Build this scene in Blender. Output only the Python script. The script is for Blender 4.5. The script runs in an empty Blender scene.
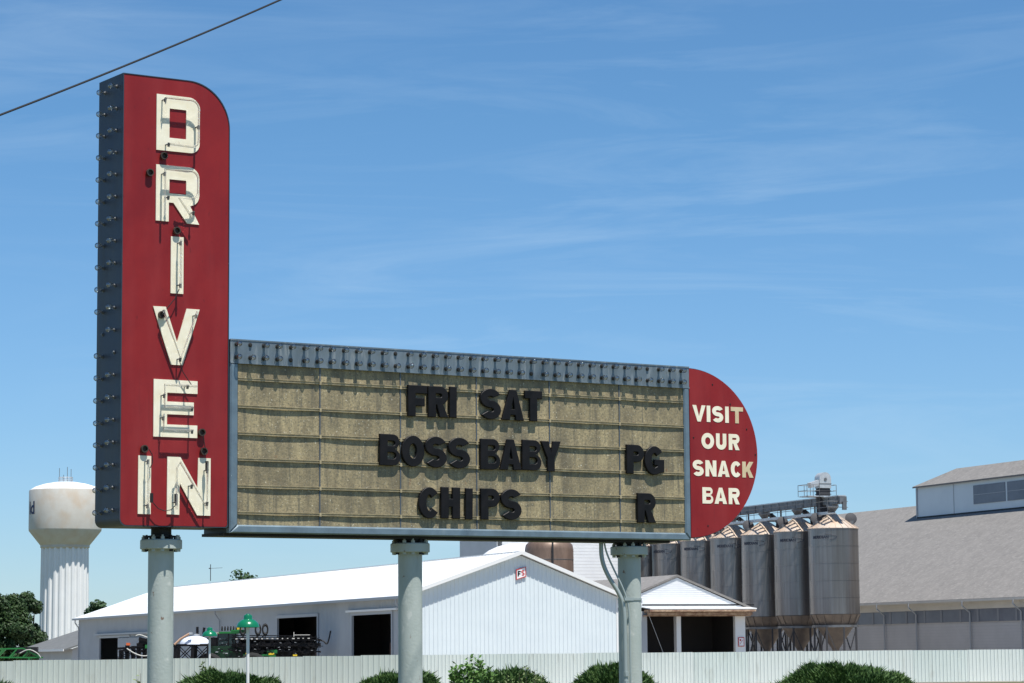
import bpy, bmesh, math, random
from math import sin, cos, pi, radians, sqrt
from mathutils import Vector, Matrix
from mathutils.geometry import tessellate_polygon
random.seed(7)
scene = bpy.context.scene
C = scene.collection

# ------------------------------------------------------------------ camera
cam_d = bpy.data.cameras.new("camera"); cam = bpy.data.objects.new("camera", cam_d); C.objects.link(cam)
cam_d.sensor_width = 36.0; cam_d.lens = 2650/1024*36
cam_d.clip_start = 0.5; cam_d.clip_end = 9000
EYE = 1.7
PITCH = math.atan((655-341.5)/2650)
cam.matrix_world = Matrix.Translation((0, 0, EYE)) @ Matrix.Rotation(pi/2+PITCH, 4, 'X') @ Matrix.Rotation(-0.0085, 4, 'Z')
scene.camera = cam

# ------------------------------------------------------------------ world and sun
SUN_EL = radians(69); SUN_AZ = radians(144.5)      # compass azimuth, camera looks north (+Y)
world = bpy.data.worlds.new("World"); scene.world = world; world.use_nodes = True
nt = world.node_tree; nt.nodes.clear()
sky = nt.nodes.new('ShaderNodeTexSky'); sky.sky_type = 'NISHITA'; sky.sun_disc = False
sky.sun_elevation = SUN_EL; sky.sun_rotation = SUN_AZ
sky.altitude = 200; sky.air_density = 1.0; sky.dust_density = 0.12; sky.ozone_density = 2.0
bg = nt.nodes.new('ShaderNodeBackground'); bg.inputs['Strength'].default_value = 0.080
outw = nt.nodes.new('ShaderNodeOutputWorld')
tc = nt.nodes.new('ShaderNodeTexCoord')
mp = nt.nodes.new('ShaderNodeMapping'); mp.inputs['Rotation'].default_value = (0, radians(20), 0)
mp.inputs['Scale'].default_value = (4.0, 4.0, 34.0)
nz = nt.nodes.new('ShaderNodeTexNoise'); nz.inputs['Scale'].default_value = 1.15; nz.inputs['Detail'].default_value = 11
nz.inputs['Roughness'].default_value = 0.62; nz.inputs['Distortion'].default_value = 1.5
nz2 = nt.nodes.new('ShaderNodeTexNoise'); nz2.inputs['Scale'].default_value = 5.0; nz2.inputs['Detail'].default_value = 3
cr = nt.nodes.new('ShaderNodeMapRange'); cr.inputs[1].default_value = 0.46; cr.inputs[2].default_value = 0.80
cr.inputs[3].default_value = 0.0; cr.inputs[4].default_value = 0.25
cr2 = nt.nodes.new('ShaderNodeMapRange'); cr2.inputs[1].default_value = 0.35; cr2.inputs[2].default_value = 0.65
mu = nt.nodes.new('ShaderNodeMath'); mu.operation = 'MULTIPLY'
mx = nt.nodes.new('ShaderNodeMix'); mx.data_type = 'RGBA'; mx.inputs[7].default_value = (6.0, 7.6, 9.0, 1)
tint = nt.nodes.new('ShaderNodeMix'); tint.data_type = 'RGBA'; tint.blend_type = 'MULTIPLY'; tint.inputs[0].default_value = 1.0
tint.inputs[7].default_value = (0.80, 0.95, 1.20, 1)
sx = nt.nodes.new('ShaderNodeSeparateXYZ'); er = nt.nodes.new('ShaderNodeMapRange'); er.inputs[2].default_value = 0.20
el_ = nt.nodes.new('ShaderNodeMix'); el_.data_type = 'RGBA'; el_.inputs[6].default_value = (0.64, 0.84, 1.17, 1); el_.inputs[7].default_value = (0.56, 0.87, 1.10, 1)
nt.links.new(tc.outputs['Generated'], sx.inputs[0]); nt.links.new(sx.outputs[2], er.inputs[0]); nt.links.new(er.outputs[0], el_.inputs[0])
nt.links.new(el_.outputs[2], tint.inputs[7])
nt.links.new(tc.outputs['Generated'], mp.inputs['Vector']); nt.links.new(mp.outputs[0], nz.inputs['Vector'])
nt.links.new(tc.outputs['Generated'], nz2.inputs['Vector'])
nt.links.new(nz.outputs['Fac'], cr.inputs[0]); nt.links.new(nz2.outputs['Fac'], cr2.inputs[0])
nt.links.new(cr.outputs[0], mu.inputs[0]); nt.links.new(cr2.outputs[0], mu.inputs[1])
nt.links.new(sky.outputs[0], tint.inputs[6]); nt.links.new(tint.outputs[2], mx.inputs[6]); nt.links.new(mu.outputs[0], mx.inputs[0])
nt.links.new(mx.outputs[2], bg.inputs['Color']); nt.links.new(bg.outputs[0], outw.inputs['Surface'])

sun_d = bpy.data.lights.new("sun", 'SUN'); sun = bpy.data.objects.new("sun", sun_d); C.objects.link(sun)
sun_d.energy = 5.0; sun_d.angle = radians(0.53); sun_d.color = (1.0, 0.965, 0.90)
SDIR = Vector((sin(SUN_AZ)*cos(SUN_EL), cos(SUN_AZ)*cos(SUN_EL), sin(SUN_EL)))
sun.rotation_euler = SDIR.to_track_quat('Z', 'Y').to_euler(); sun.location = (20, -20, 40)
scene.view_settings.view_transform = 'Standard'; scene.view_settings.look = 'None'
scene.view_settings.exposure = 0.44; scene.view_settings.gamma = 1.0; scene.view_settings.use_curve_mapping = False

# ------------------------------------------------------------------ materials
def mat(name, col, rough=0.6, metal=0.0, var=0.0, vscale=3.0, col2=None, stretch=(1, 1, 1), bump=0.0, bscale=40.0,
        spec=0.5, trans=0.0, lo=0.35, hi=0.65, coat=0.0, ior=1.45, detail=5):
    m = bpy.data.materials.new(name); m.use_nodes = True; n = m.node_tree; b = n.nodes['Principled BSDF']
    b.inputs['Base Color'].default_value = (*col, 1); b.inputs['Roughness'].default_value = rough
    b.inputs['Metallic'].default_value = metal; b.inputs['Specular IOR Level'].default_value = spec
    b.inputs['Transmission Weight'].default_value = trans; b.inputs['IOR'].default_value = ior
    b.inputs['Coat Weight'].default_value = coat
    if col2 or var or bump:
        t = n.nodes.new('ShaderNodeTexCoord')
    if col2 or var:
        if not col2: col2 = tuple(c*(1-var) for c in col)
        mpn = n.nodes.new('ShaderNodeMapping'); mpn.inputs['Scale'].default_value = stretch
        no = n.nodes.new('ShaderNodeTexNoise'); no.inputs['Scale'].default_value = vscale; no.inputs['Detail'].default_value = detail
        no.inputs['Roughness'].default_value = 0.65
        r = n.nodes.new('ShaderNodeMapRange'); r.inputs[1].default_value = lo; r.inputs[2].default_value = hi
        x = n.nodes.new('ShaderNodeMix'); x.data_type = 'RGBA'
        x.inputs[6].default_value = (*col, 1); x.inputs[7].default_value = (*col2, 1)
        n.links.new(t.outputs['Object'], mpn.inputs[0]); n.links.new(mpn.outputs[0], no.inputs['Vector'])
        n.links.new(no.outputs['Fac'], r.inputs[0]); n.links.new(r.outputs[0], x.inputs[0])
        n.links.new(x.outputs[2], b.inputs['Base Color'])
        m['mixnode'] = x.name
    if bump:
        no2 = n.nodes.new('ShaderNodeTexNoise'); no2.inputs['Scale'].default_value = bscale; no2.inputs['Detail'].default_value = 4
        bu = n.nodes.new('ShaderNodeBump'); bu.inputs['Strength'].default_value = bump; bu.inputs['Distance'].default_value = 0.02
        n.links.new(t.outputs['Object'], no2.inputs['Vector']); n.links.new(no2.outputs['Fac'], bu.inputs['Height'])
        n.links.new(bu.outputs[0], b.inputs['Normal'])
    return m

def overlay(m, col, scale, stretch, lo, hi, amt=1.0, detail=4):
    """one more worn layer (stains, streaks, speckle) on top of a material's colour"""
    n = m.node_tree; b = n.nodes['Principled BSDF']; t = n.nodes.new('ShaderNodeTexCoord')
    mpn = n.nodes.new('ShaderNodeMapping'); mpn.inputs['Scale'].default_value = stretch
    no = n.nodes.new('ShaderNodeTexNoise'); no.inputs['Scale'].default_value = scale; no.inputs['Detail'].default_value = detail
    r = n.nodes.new('ShaderNodeMapRange'); r.inputs[1].default_value = lo; r.inputs[2].default_value = hi; r.inputs[4].default_value = amt
    x = n.nodes.new('ShaderNodeMix'); x.data_type = 'RGBA'; x.inputs[7].default_value = (*col, 1)
    s = b.inputs['Base Color']
    if s.is_linked: n.links.new(s.links[0].from_socket, x.inputs[6])
    else: x.inputs[6].default_value = s.default_value
    n.links.new(t.outputs['Object'], mpn.inputs[0]); n.links.new(mpn.outputs[0], no.inputs['Vector'])
    n.links.new(no.outputs['Fac'], r.inputs[0]); n.links.new(r.outputs[0], x.inputs[0]); n.links.new(x.outputs[2], s)
    return m

M = {}
M['red'] = mat('red_enamel', (0.25, 0.016, 0.017), 0.42, 0, col2=(0.20, 0.012, 0.015), vscale=1.3, coat=0.0, spec=.35)
overlay(M['red'], (0.33, 0.05, 0.05), 1.6, (2, 3, 0.4), 0.45, 0.85, 0.45, 6)
overlay(M['red'], (0.12, 0.02, 0.02), 5, (5, 3, 0.25), 0.60, 0.85, 0.5, 6)
overlay(M['red'], (0.10, 0.012, 0.015), 9, (2, 2, 1), 0.66, 0.74, 0.5)
M['cream'] = mat('cream_paint', (0.88, 0.83, 0.67), 0.5, 0, col2=(0.80, 0.73, 0.55), vscale=6)
overlay(M['cream'], (0.40, 0.22, 0.10), 22, (1.5, 1, 0.4), 0.68, 0.80, 0.5)
M['yellowed'] = mat('yellowed_cream_paint', (0.66, 0.55, 0.36), 0.5, 0, col2=(0.58, 0.46, 0.28), vscale=6)
M['cab'] = mat('cabinet_dark_steel', (0.040, 0.055, 0.085), 0.5, 0.4, col2=(0.065, 0.072, 0.085), vscale=2.0, stretch=(1, 1, .5))
overlay(M['cab'], (0.05, 0.045, 0.04), 3.5, (1, 1, .25), 0.55, 0.75, 0.8)
M['galv'] = mat('weathered_galvanised', (0.18, 0.225, 0.26), 0.45, 0.35, col2=(0.125, 0.16, 0.185), vscale=5, stretch=(1, 1, .3))
overlay(M['galv'], (0.34, 0.37, 0.38), 14, (1.6, 1, .25), 0.56, 0.75, 0.7)
overlay(M['galv'], (0.11, 0.085, 0.06), 9, (2.4, 1, .4), 0.66, 0.78, 0.5)
M['frame'] = mat('blue_grey_frame', (0.19, 0.26, 0.31), 0.4, 0.35, col2=(0.14, 0.19, 0.23), vscale=4)
overlay(M['frame'], (0.30, 0.34, 0.36), 6, (1, 1, 1), 0.6, 0.8, 0.5)
M['board'] = mat('aged_fibreglass', (0.41, 0.335, 0.19), 0.55, 0, col2=(0.20, 0.165, 0.10), vscale=2.5, stretch=(2, 1, .6), bump=0.25, bscale=30)
overlay(M['board'], (0.12, 0.102, 0.068), 2.2, (2.2, 1, .5), 0.46, 0.70, 0.85, 9)
overlay(M['board'], (0.12, 0.11, 0.08), 9, (2.8, 1, .16), 0.54, 0.70, 0.8, 5)
overlay(M['board'], (0.20, 0.10, 0.045), 7, (1.5, 1, .8), 0.68, 0.76, 0.7, 5)
overlay(M['board'], (0.13, 0.12, 0.085), 55, (1, 1, 1), 0.52, 0.64, 0.65, 3)
overlay(M['board'], (0.70, 0.66, 0.52), 48, (1, 1, 1), 0.66, 0.74, 0.6, 2)
M['rail'] = mat('tan_rail', (0.46, 0.39, 0.24), 0.45, 0, col2=(0.28, 0.23, 0.14), vscale=12)
M['divider'] = mat('divider_metal', (0.12, 0.14, 0.16), 0.5, 0.5)
M['black'] = mat('black_plastic', (0.006, 0.006, 0.007), 0.5, 0, col2=(0.011, 0.010, 0.011), vscale=8, spec=.22)
M['dark'] = mat('dark_iron', (0.02, 0.02, 0.022), 0.6, 0.3)
M['interior'] = mat('interior_shade', (0.035, 0.03, 0.028), 0.9)  # near-black colour stands in for the shade inside the doorways
M['polepaint'] = mat('pale_green_grey_paint', (0.42, 0.46, 0.43), 0.5, 0, col2=(0.36, 0.405, 0.375), vscale=3, stretch=(1, 1, .5), bump=0.16, bscale=42)
overlay(M['polepaint'], (0.30, 0.33, 0.31), 5, (2.5, 2.5, .4), 0.60, 0.78, 0.5)
overlay(M['polepaint'], (0.16, 0.075, 0.035), 16, (1, 1, .6), 0.68, 0.72, 0.8, 6)
overlay(M['polepaint'], (0.58, 0.60, 0.56), 7, (1, 1, .7), 0.62, 0.70, 0.6, 6)
M['conduit'] = mat('grey_conduit', (0.36, 0.41, 0.40), 0.45, 0.3)
M['glass'] = mat('bulb_glass', (1, 1, 1), 0.0, 0, trans=1.0, ior=1.45)
def clear_glass(name, tint, lo):
    m = bpy.data.materials.new(name); m.use_nodes = True; n = m.node_tree; n.nodes.clear()
    o = n.nodes.new('ShaderNodeOutputMaterial'); t = n.nodes.new('ShaderNodeBsdfTransparent'); g_ = n.nodes.new('ShaderNodeBsdfGlossy')
    t.inputs[0].default_value = (*tint, 1); g_.inputs['Roughness'].default_value = 0.03
    w = n.nodes.new('ShaderNodeLayerWeight'); w.inputs['Blend'].default_value = 0.30
    r = n.nodes.new('ShaderNodeMapRange'); r.inputs[3].default_value = lo; r.inputs[4].default_value = 0.85
    x = n.nodes.new('ShaderNodeMixShader'); n.links.new(w.outputs['Fresnel'], r.inputs[0]); n.links.new(r.outputs[0], x.inputs[0])
    n.links.new(t.outputs[0], x.inputs[1]); n.links.new(g_.outputs[0], x.inputs[2]); n.links.new(x.outputs[0], o.inputs[0]); return m
M['glass'] = clear_glass('bulb_glass', (0.80, 0.82, 0.83), 0.20)
M['lid'] = mat('dull_lid', (0.05, 0.05, 0.055), 0.7, 0.2)
M['tube'] = mat('neon_tube_glass', (0.82, 0.80, 0.74), 0.12, 0, trans=0.80, ior=1.3)
M['copper'] = mat('brown_socket', (0.06, 0.045, 0.035), 0.5, 0.3)
M['brass'] = mat('brass_screw', (0.05, 0.045, 0.04), 0.45, 0.5)
M['white'] = mat('white_metal_roof', (0.80, 0.81, 0.81), 0.42, 0.0, col2=(0.74, 0.75, 0.76), vscale=.6, stretch=(1, 1, 1))
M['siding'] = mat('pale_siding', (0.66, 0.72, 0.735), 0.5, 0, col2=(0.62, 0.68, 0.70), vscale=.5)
M['shadegrey'] = mat('grey_shaded_siding', (0.42, 0.445, 0.46), 0.55, 0, col2=(0.38, 0.40, 0.415), vscale=.4)  # darker siding copy, the shade of the barn's unlit side is in its grey
M['trim'] = mat('grey_trim', (0.36, 0.38, 0.40), 0.5)
M['trimwhite'] = mat('white_trim', (0.74, 0.74, 0.72), 0.5)
M['fence'] = mat('fence_steel', (0.50, 0.54, 0.49), 0.55, 0, col2=(0.45, 0.495, 0.45), vscale=.35, stretch=(1, 1, .2))
M['fence2'] = mat('fence_steel_pale', (0.70, 0.74, 0.70), 0.55, 0, col2=(0.62, 0.67, 0.63), vscale=.18, stretch=(1, 1, .2))
M['shingle'] = mat('grey_shingle', (0.215, 0.203, 0.190), 0.9, 0, col2=(0.180, 0.170, 0.160), vscale=.8, bump=.5, bscale=3)
overlay(M['shingle'], (0.27, 0.255, 0.24), 2.2, (1.4, 1, 3), 0.52, 0.66, 0.55, 3)
overlay(M['shingle'], (0.13, 0.125, 0.12), 2.1, (1, 1, 2.5), 0.56, 0.70, 0.4, 3)
M['shingledark'] = mat('dark_shingle', (0.15, 0.155, 0.155), 0.9, 0, col2=(0.11, 0.115, 0.115), vscale=1.5)
M['concrete'] = mat('pale_wall', (0.50, 0.50, 0.51), 0.8, 0, col2=(0.44, 0.44, 0.45), vscale=.3)
M['soffit'] = mat('cream_fascia', (0.62, 0.60, 0.55), 0.7, 0, var=.1, vscale=.5)
M['mullion'] = mat('dim_mullion', (0.22, 0.235, 0.26), 0.6)
M['window'] = mat('dim_window_panel', (0.14, 0.155, 0.19), 0.35, 0, col2=(0.18, 0.20, 0.235), vscale=.5)
M['silo'] = mat('galvanised_silo', (0.27, 0.26, 0.255), 0.33, 0.78, col2=(0.165, 0.152, 0.142), vscale=.9, stretch=(1.6, 1.6, .05))
overlay(M['silo'], (0.13, 0.10, 0.08), 1.0, (2.5, 2.5, .10), 0.58, 0.78, 0.6)
M['siloroof'] = mat('silo_roof_sheet', (0.54, 0.48, 0.42), 0.5, 0.25, col2=(0.52, 0.38, 0.27), vscale=.5)
M['hopper'] = mat('hopper_shade_sheet', (0.20, 0.165, 0.14), 0.5, 0.3, col2=(0.13, 0.11, 0.10), vscale=1.2)  # shade on the hopper is put into this darker sheet colour
M['gunmetal'] = mat('dark_galv', (0.19, 0.20, 0.21), 0.5, 0.5, col2=(0.13, 0.13, 0.13), vscale=2)
M['galvlight'] = mat('light_galv', (0.55, 0.57, 0.58), 0.42, 0.4, var=.2, vscale=2)
M['logo'] = mat('logo_blue_black', (0.035, 0.04, 0.06), 0.6)
M['tower'] = mat('water_tower_white', (0.78, 0.78, 0.77), 0.5, 0, col2=(0.71, 0.71, 0.70), vscale=.2)
M['towertank'] = mat('water_tower_tank', (0.56, 0.535, 0.485), 0.5, 0, col2=(0.50, 0.47, 0.415), vscale=.25)
overlay(M['towertank'], (0.48, 0.35, 0.23), .45, (1, 1, .8), 0.45, 0.75, 0.55)
M['tankbrown'] = mat('brown_tank', (0.13, 0.085, 0.062), 0.45, 0.2, col2=(0.22, 0.15, 0.11), vscale=.7, stretch=(1, 1, .3))
M['green'] = mat('green_enamel', (0.004, 0.15, 0.065), 0.25, 0, coat=.5)
M['jgreen'] = mat('farm_green', (0.02, 0.18, 0.04), 0.4, 0, var=.2)
M['yellow'] = mat('yellow_paint', (0.75, 0.52, 0.03), 0.4)
M['tan'] = mat('tan_part', (0.62, 0.55, 0.38), 0.5)
M['orange'] = mat('orange_part', (0.60, 0.13, 0.04), 0.5)
M['rubber'] = mat('tyre_rubber', (0.018, 0.018, 0.018), 0.8)
M['cabglass'] = mat('cab_glass', (0.012, 0.025, 0.028), 0.15, 0, spec=.8)
M['poly'] = mat('white_poly_tank', (0.66, 0.70, 0.78), 0.45)
M['hose'] = mat('tan_hose', (0.50, 0.31, 0.20), 0.6)
M['greyhose'] = mat('grey_hose', (0.50, 0.50, 0.46), 0.5)
M['wood'] = mat('raw_fascia_wood', (0.50, 0.36, 0.24), 0.8, 0, col2=(0.22, 0.12, 0.08), vscale=2.5)
M['signred'] = mat('sign_red', (0.5, 0.03, 0.03), 0.5)
M['signwhite'] = mat('sign_white', (0.8, 0.8, 0.8), 0.5)
def leafmat(name, a, b, sc, rough=.55):
    m = mat(name, a, rough, 0, col2=b, vscale=sc, lo=.38, hi=.62, detail=3, spec=.3)
    m.node_tree.nodes['Principled BSDF'].inputs['Subsurface Weight'].default_value = 0
    return m
M['juniper'] = leafmat('juniper_needles', (0.035, 0.080, 0.020), (0.085, 0.150, 0.040), 3.0)
M['broad'] = leafmat('broad_leaves', (0.075, 0.155, 0.035), (0.12, 0.22, 0.06), 9)
M['sprig'] = leafmat('sparse_leaves', (0.10, 0.15, 0.05), (0.17, 0.21, 0.08), 6)
M['foliage'] = leafmat('tree_leaves', (0.018, 0.042, 0.012), (0.032, 0.062, 0.017), .35)
M['foliage2'] = leafmat('tree_leaves_far', (0.035, 0.075, 0.032), (0.055, 0.10, 0.04), .3)
M['bark'] = mat('bark', (0.09, 0.07, 0.055), 0.9, 0, var=.4, vscale=3)
M['ground'] = mat('dry_grass_ground', (0.075, 0.10, 0.035), 0.95, 0, col2=(0.17, 0.15, 0.09), vscale=.15)
M['gravel'] = mat('gravel_yard', (0.36, 0.33, 0.28), 0.95, 0, col2=(0.28, 0.25, 0.21), vscale=.5)

# ------------------------------------------------------------------ helpers
class MB:
    def __init__(s): s.v = []; s.f = []
    def add(s, vs, fs):
        o = len(s.v); s.v += [tuple(v) for v in vs]; s.f += [tuple(i+o for i in f) for f in fs]; return s
    def box(s, x0, x1, y0, y1, z0, z1):
        v = [(x0,y0,z0),(x1,y0,z0),(x1,y1,z0),(x0,y1,z0),(x0,y0,z1),(x1,y0,z1),(x1,y1,z1),(x0,y1,z1)]
        return s.add(v, [(0,3,2,1),(4,5,6,7),(0,1,5,4),(1,2,6,5),(2,3,7,6),(3,0,4,7)])
    def bar(s, p, q, w, h=None):
        p = Vector(p); q = Vector(q); h = h or w; d = (q-p).normalized()
        up = Vector((0,0,1)) if abs(d.z) < .95 else Vector((0,1,0))
        a = d.cross(up).normalized(); b = a.cross(d)
        v = [P + a*sx*w/2 + b*sy*h/2 for P in (p, q) for sx, sy in ((-1,-1),(1,-1),(1,1),(-1,1))]
        return s.add(v, [(0,3,2,1),(4,5,6,7),(0,1,5,4),(1,2,6,5),(2,3,7,6),(3,0,4,7)])
    def tube(s, pts, r, n=8, caps=True):
        pts = [Vector(p) for p in pts]; rings = []; prev = None
        rs = r if isinstance(r, (list, tuple)) else [r]*len(pts)
        for i, p in enumerate(pts):
            d = (pts[min(i+1, len(pts)-1)] - pts[max(i-1, 0)]).normalized()
            if prev is None:
                up = Vector((0,0,1)) if abs(d.z) < .9 else Vector((0,1,0)); a = d.cross(up).normalized()
            else:
                a = (prev - d*prev.dot(d)).normalized()
            prev = a; b = d.cross(a)
            rings.append([p + a*cos(2*pi*k/n)*rs[i] + b*sin(2*pi*k/n)*rs[i] for k in range(n)])
        vs = [v for g in rings for v in g]; fs = []
        for i in range(len(pts)-1):
            for k in range(n): fs.append((i*n+k, i*n+(k+1)%n, (i+1)*n+(k+1)%n, (i+1)*n+k))
        if caps: fs.append(tuple(range(n))[::-1]); fs.append(tuple((len(pts)-1)*n+k for k in range(n)))
        return s.add(vs, fs)
    def lathe(s, prof, n=32, c=(0,0,0), axis='Z', caps=True):
        vs = []; fs = []
        for r, z in prof:
            for k in range(n):
                a = 2*pi*k/n
                if axis == 'Z': vs.append((c[0]+r*cos(a), c[1]+r*sin(a), c[2]+z))
                elif axis == 'Y': vs.append((c[0]+r*cos(a), c[1]+z, c[2]+r*sin(a)))
                else: vs.append((c[0]+z, c[1]+r*cos(a), c[2]+r*sin(a)))
        for i in range(len(prof)-1):
            for k in range(n): fs.append((i*n+k, i*n+(k+1)%n, (i+1)*n+(k+1)%n, (i+1)*n+k))
        if caps: fs.append(tuple(range(n))[::-1]); fs.append(tuple((len(prof)-1)*n+k for k in range(n)))
        return s.add(vs, fs)
    def torus(s, c, R, r, axis='Y', n=20, m=8):
        vs = []; fs = []
        for i in range(n):
            a = 2*pi*i/n
            for j in range(m):
                b = 2*pi*j/m; q = R + r*cos(b); h = r*sin(b)
                p = (q*cos(a), h, q*sin(a)) if axis == 'Y' else ((h, q*cos(a), q*sin(a)) if axis == 'X' else (q*cos(a), q*sin(a), h))
                vs.append((c[0]+p[0], c[1]+p[1], c[2]+p[2]))
        for i in range(n):
            for j in range(m): fs.append((i*m+j, ((i+1)%n)*m+j, ((i+1)%n)*m+(j+1)%m, i*m+(j+1)%m))
        return s.add(vs, fs)
    def sphere(s, c, r, n=14, m=9, sx=1, sy=1, sz=1):
        prof = [(r*sin(pi*i/m), -r*cos(pi*i/m)) for i in range(m+1)]
        prof[0] = (1e-4, prof[0][1]); prof[-1] = (1e-4, prof[-1][1])
        o = len(s.v); s.lathe(prof, n)
        for i in range(o, len(s.v)):
            v = s.v[i]; s.v[i] = (c[0]+v[0]*sx, c[1]+v[1]*sy, c[2]+v[2]*sz)
        return s
    def prism(s, loops, y0, y1, cham=0.0):
        """extrude 2-D loops (x,z; first outer, others holes) from front y0 to back y1; optional chamfer on the front"""
        sets = []
        fl = [offset(l, -cham if i == 0 else cham) for i, l in enumerate(loops)] if cham else loops
        tri = tessellate_polygon([[Vector((x, z, 0)) for x, z in l] for l in fl])
        flat = [p for l in fl for p in l]
        s.add([(x, y0, z) for x, z in flat], [tuple(t) for t in tri])
        for l, g in zip(loops, fl):
            n = len(l); ym = y0 + cham
            vs = [(x, y0, z) for x, z in g]; fs = []
            if cham:
                vs += [(x, ym, z) for x, z in l]
                fs += [(i, (i+1)%n, n+(i+1)%n, n+i) for i in range(n)]
            k = len(vs) - n
            vs += [(x, y1, z) for x, z in l]
            fs += [(k+i, k+(i+1)%n, k+n+(i+1)%n, k+n+i) for i in range(n)]
            s.add(vs, fs)
        tri2 = tessellate_polygon([[Vector((x, z, 0)) for x, z in l] for l in loops])
        s.add([(x, y1, z) for l in loops for x, z in l], [tuple(t) for t in tri2])
        return s
    def build(s, name, m, parent=None, smooth=False, loc=None, fix=True):
        me = bpy.data.meshes.new(name); me.from_pydata(s.v, [], s.f); me.validate()
        if fix:
            bm = bmesh.new(); bm.from_mesh(me)
            if len(bm.verts) < 60000: bmesh.ops.remove_doubles(bm, verts=bm.verts, dist=1e-5)
            bmesh.ops.recalc_face_normals(bm, faces=bm.faces); bm.to_mesh(me); bm.free()
        if smooth:
            me.polygons.foreach_set('use_smooth', [True]*len(me.polygons))
            try: me.set_sharp_from_angle(angle=radians(38))
            except Exception: pass
        mm = m if isinstance(m, (list, tuple)) else [m]
        for q in mm: me.materials.append(q)
        o = bpy.data.objects.new(name, me); C.objects.link(o)
        if parent: o.parent = parent
        if loc: o.location = loc
        return o

def area(l): return sum(l[i][0]*l[(i+1)%len(l)][1]-l[(i+1)%len(l)][0]*l[i][1] for i in range(len(l)))/2
def offset(l, d):
    """grow (d>0) or shrink a closed loop"""
    n = len(l); sg = 1 if area(l) > 0 else -1; out = []
    for i in range(n):
        p = Vector(l[i-1]); q = Vector(l[i]); r = Vector(l[(i+1)%n])
        e1 = (q-p); e2 = (r-q)
        if e1.length < 1e-7 or e2.length < 1e-7: out.append(tuple(q)); continue
        e1.normalize(); e2.normalize()
        n1 = Vector((e1.y, -e1.x))*sg; n2 = Vector((e2.y, -e2.x))*sg
        b = n1+n2
        if b.length < 1e-5: b = n1
        b.normalize(); k = max(b.dot(n1), .45)
        out.append(tuple(q + b*d/k))
    return out

def tag(o, label=None, cat=None, group=None, kind=None):
    if label: o['label'] = label
    if cat: o['category'] = cat
    if group: o['group'] = group
    if kind: o['kind'] = kind
    return o
def empty(name, loc, label, cat, group=None, basis=None):
    o = bpy.data.objects.new(name, None); C.objects.link(o); o.empty_display_size = .3
    if basis is None: o.location = loc
    else:
        m = Matrix((basis[0], basis[1], basis[2])).transposed().to_4x4(); m.translation = loc; o.matrix_world = m
    return tag(o, label, cat, group)
def ccopy(o, parent=None):
    c = o.copy(); C.objects.link(c)
    if parent: c.parent = parent
    for ch in list(o.children): ccopy(ch, c)
    return c

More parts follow.
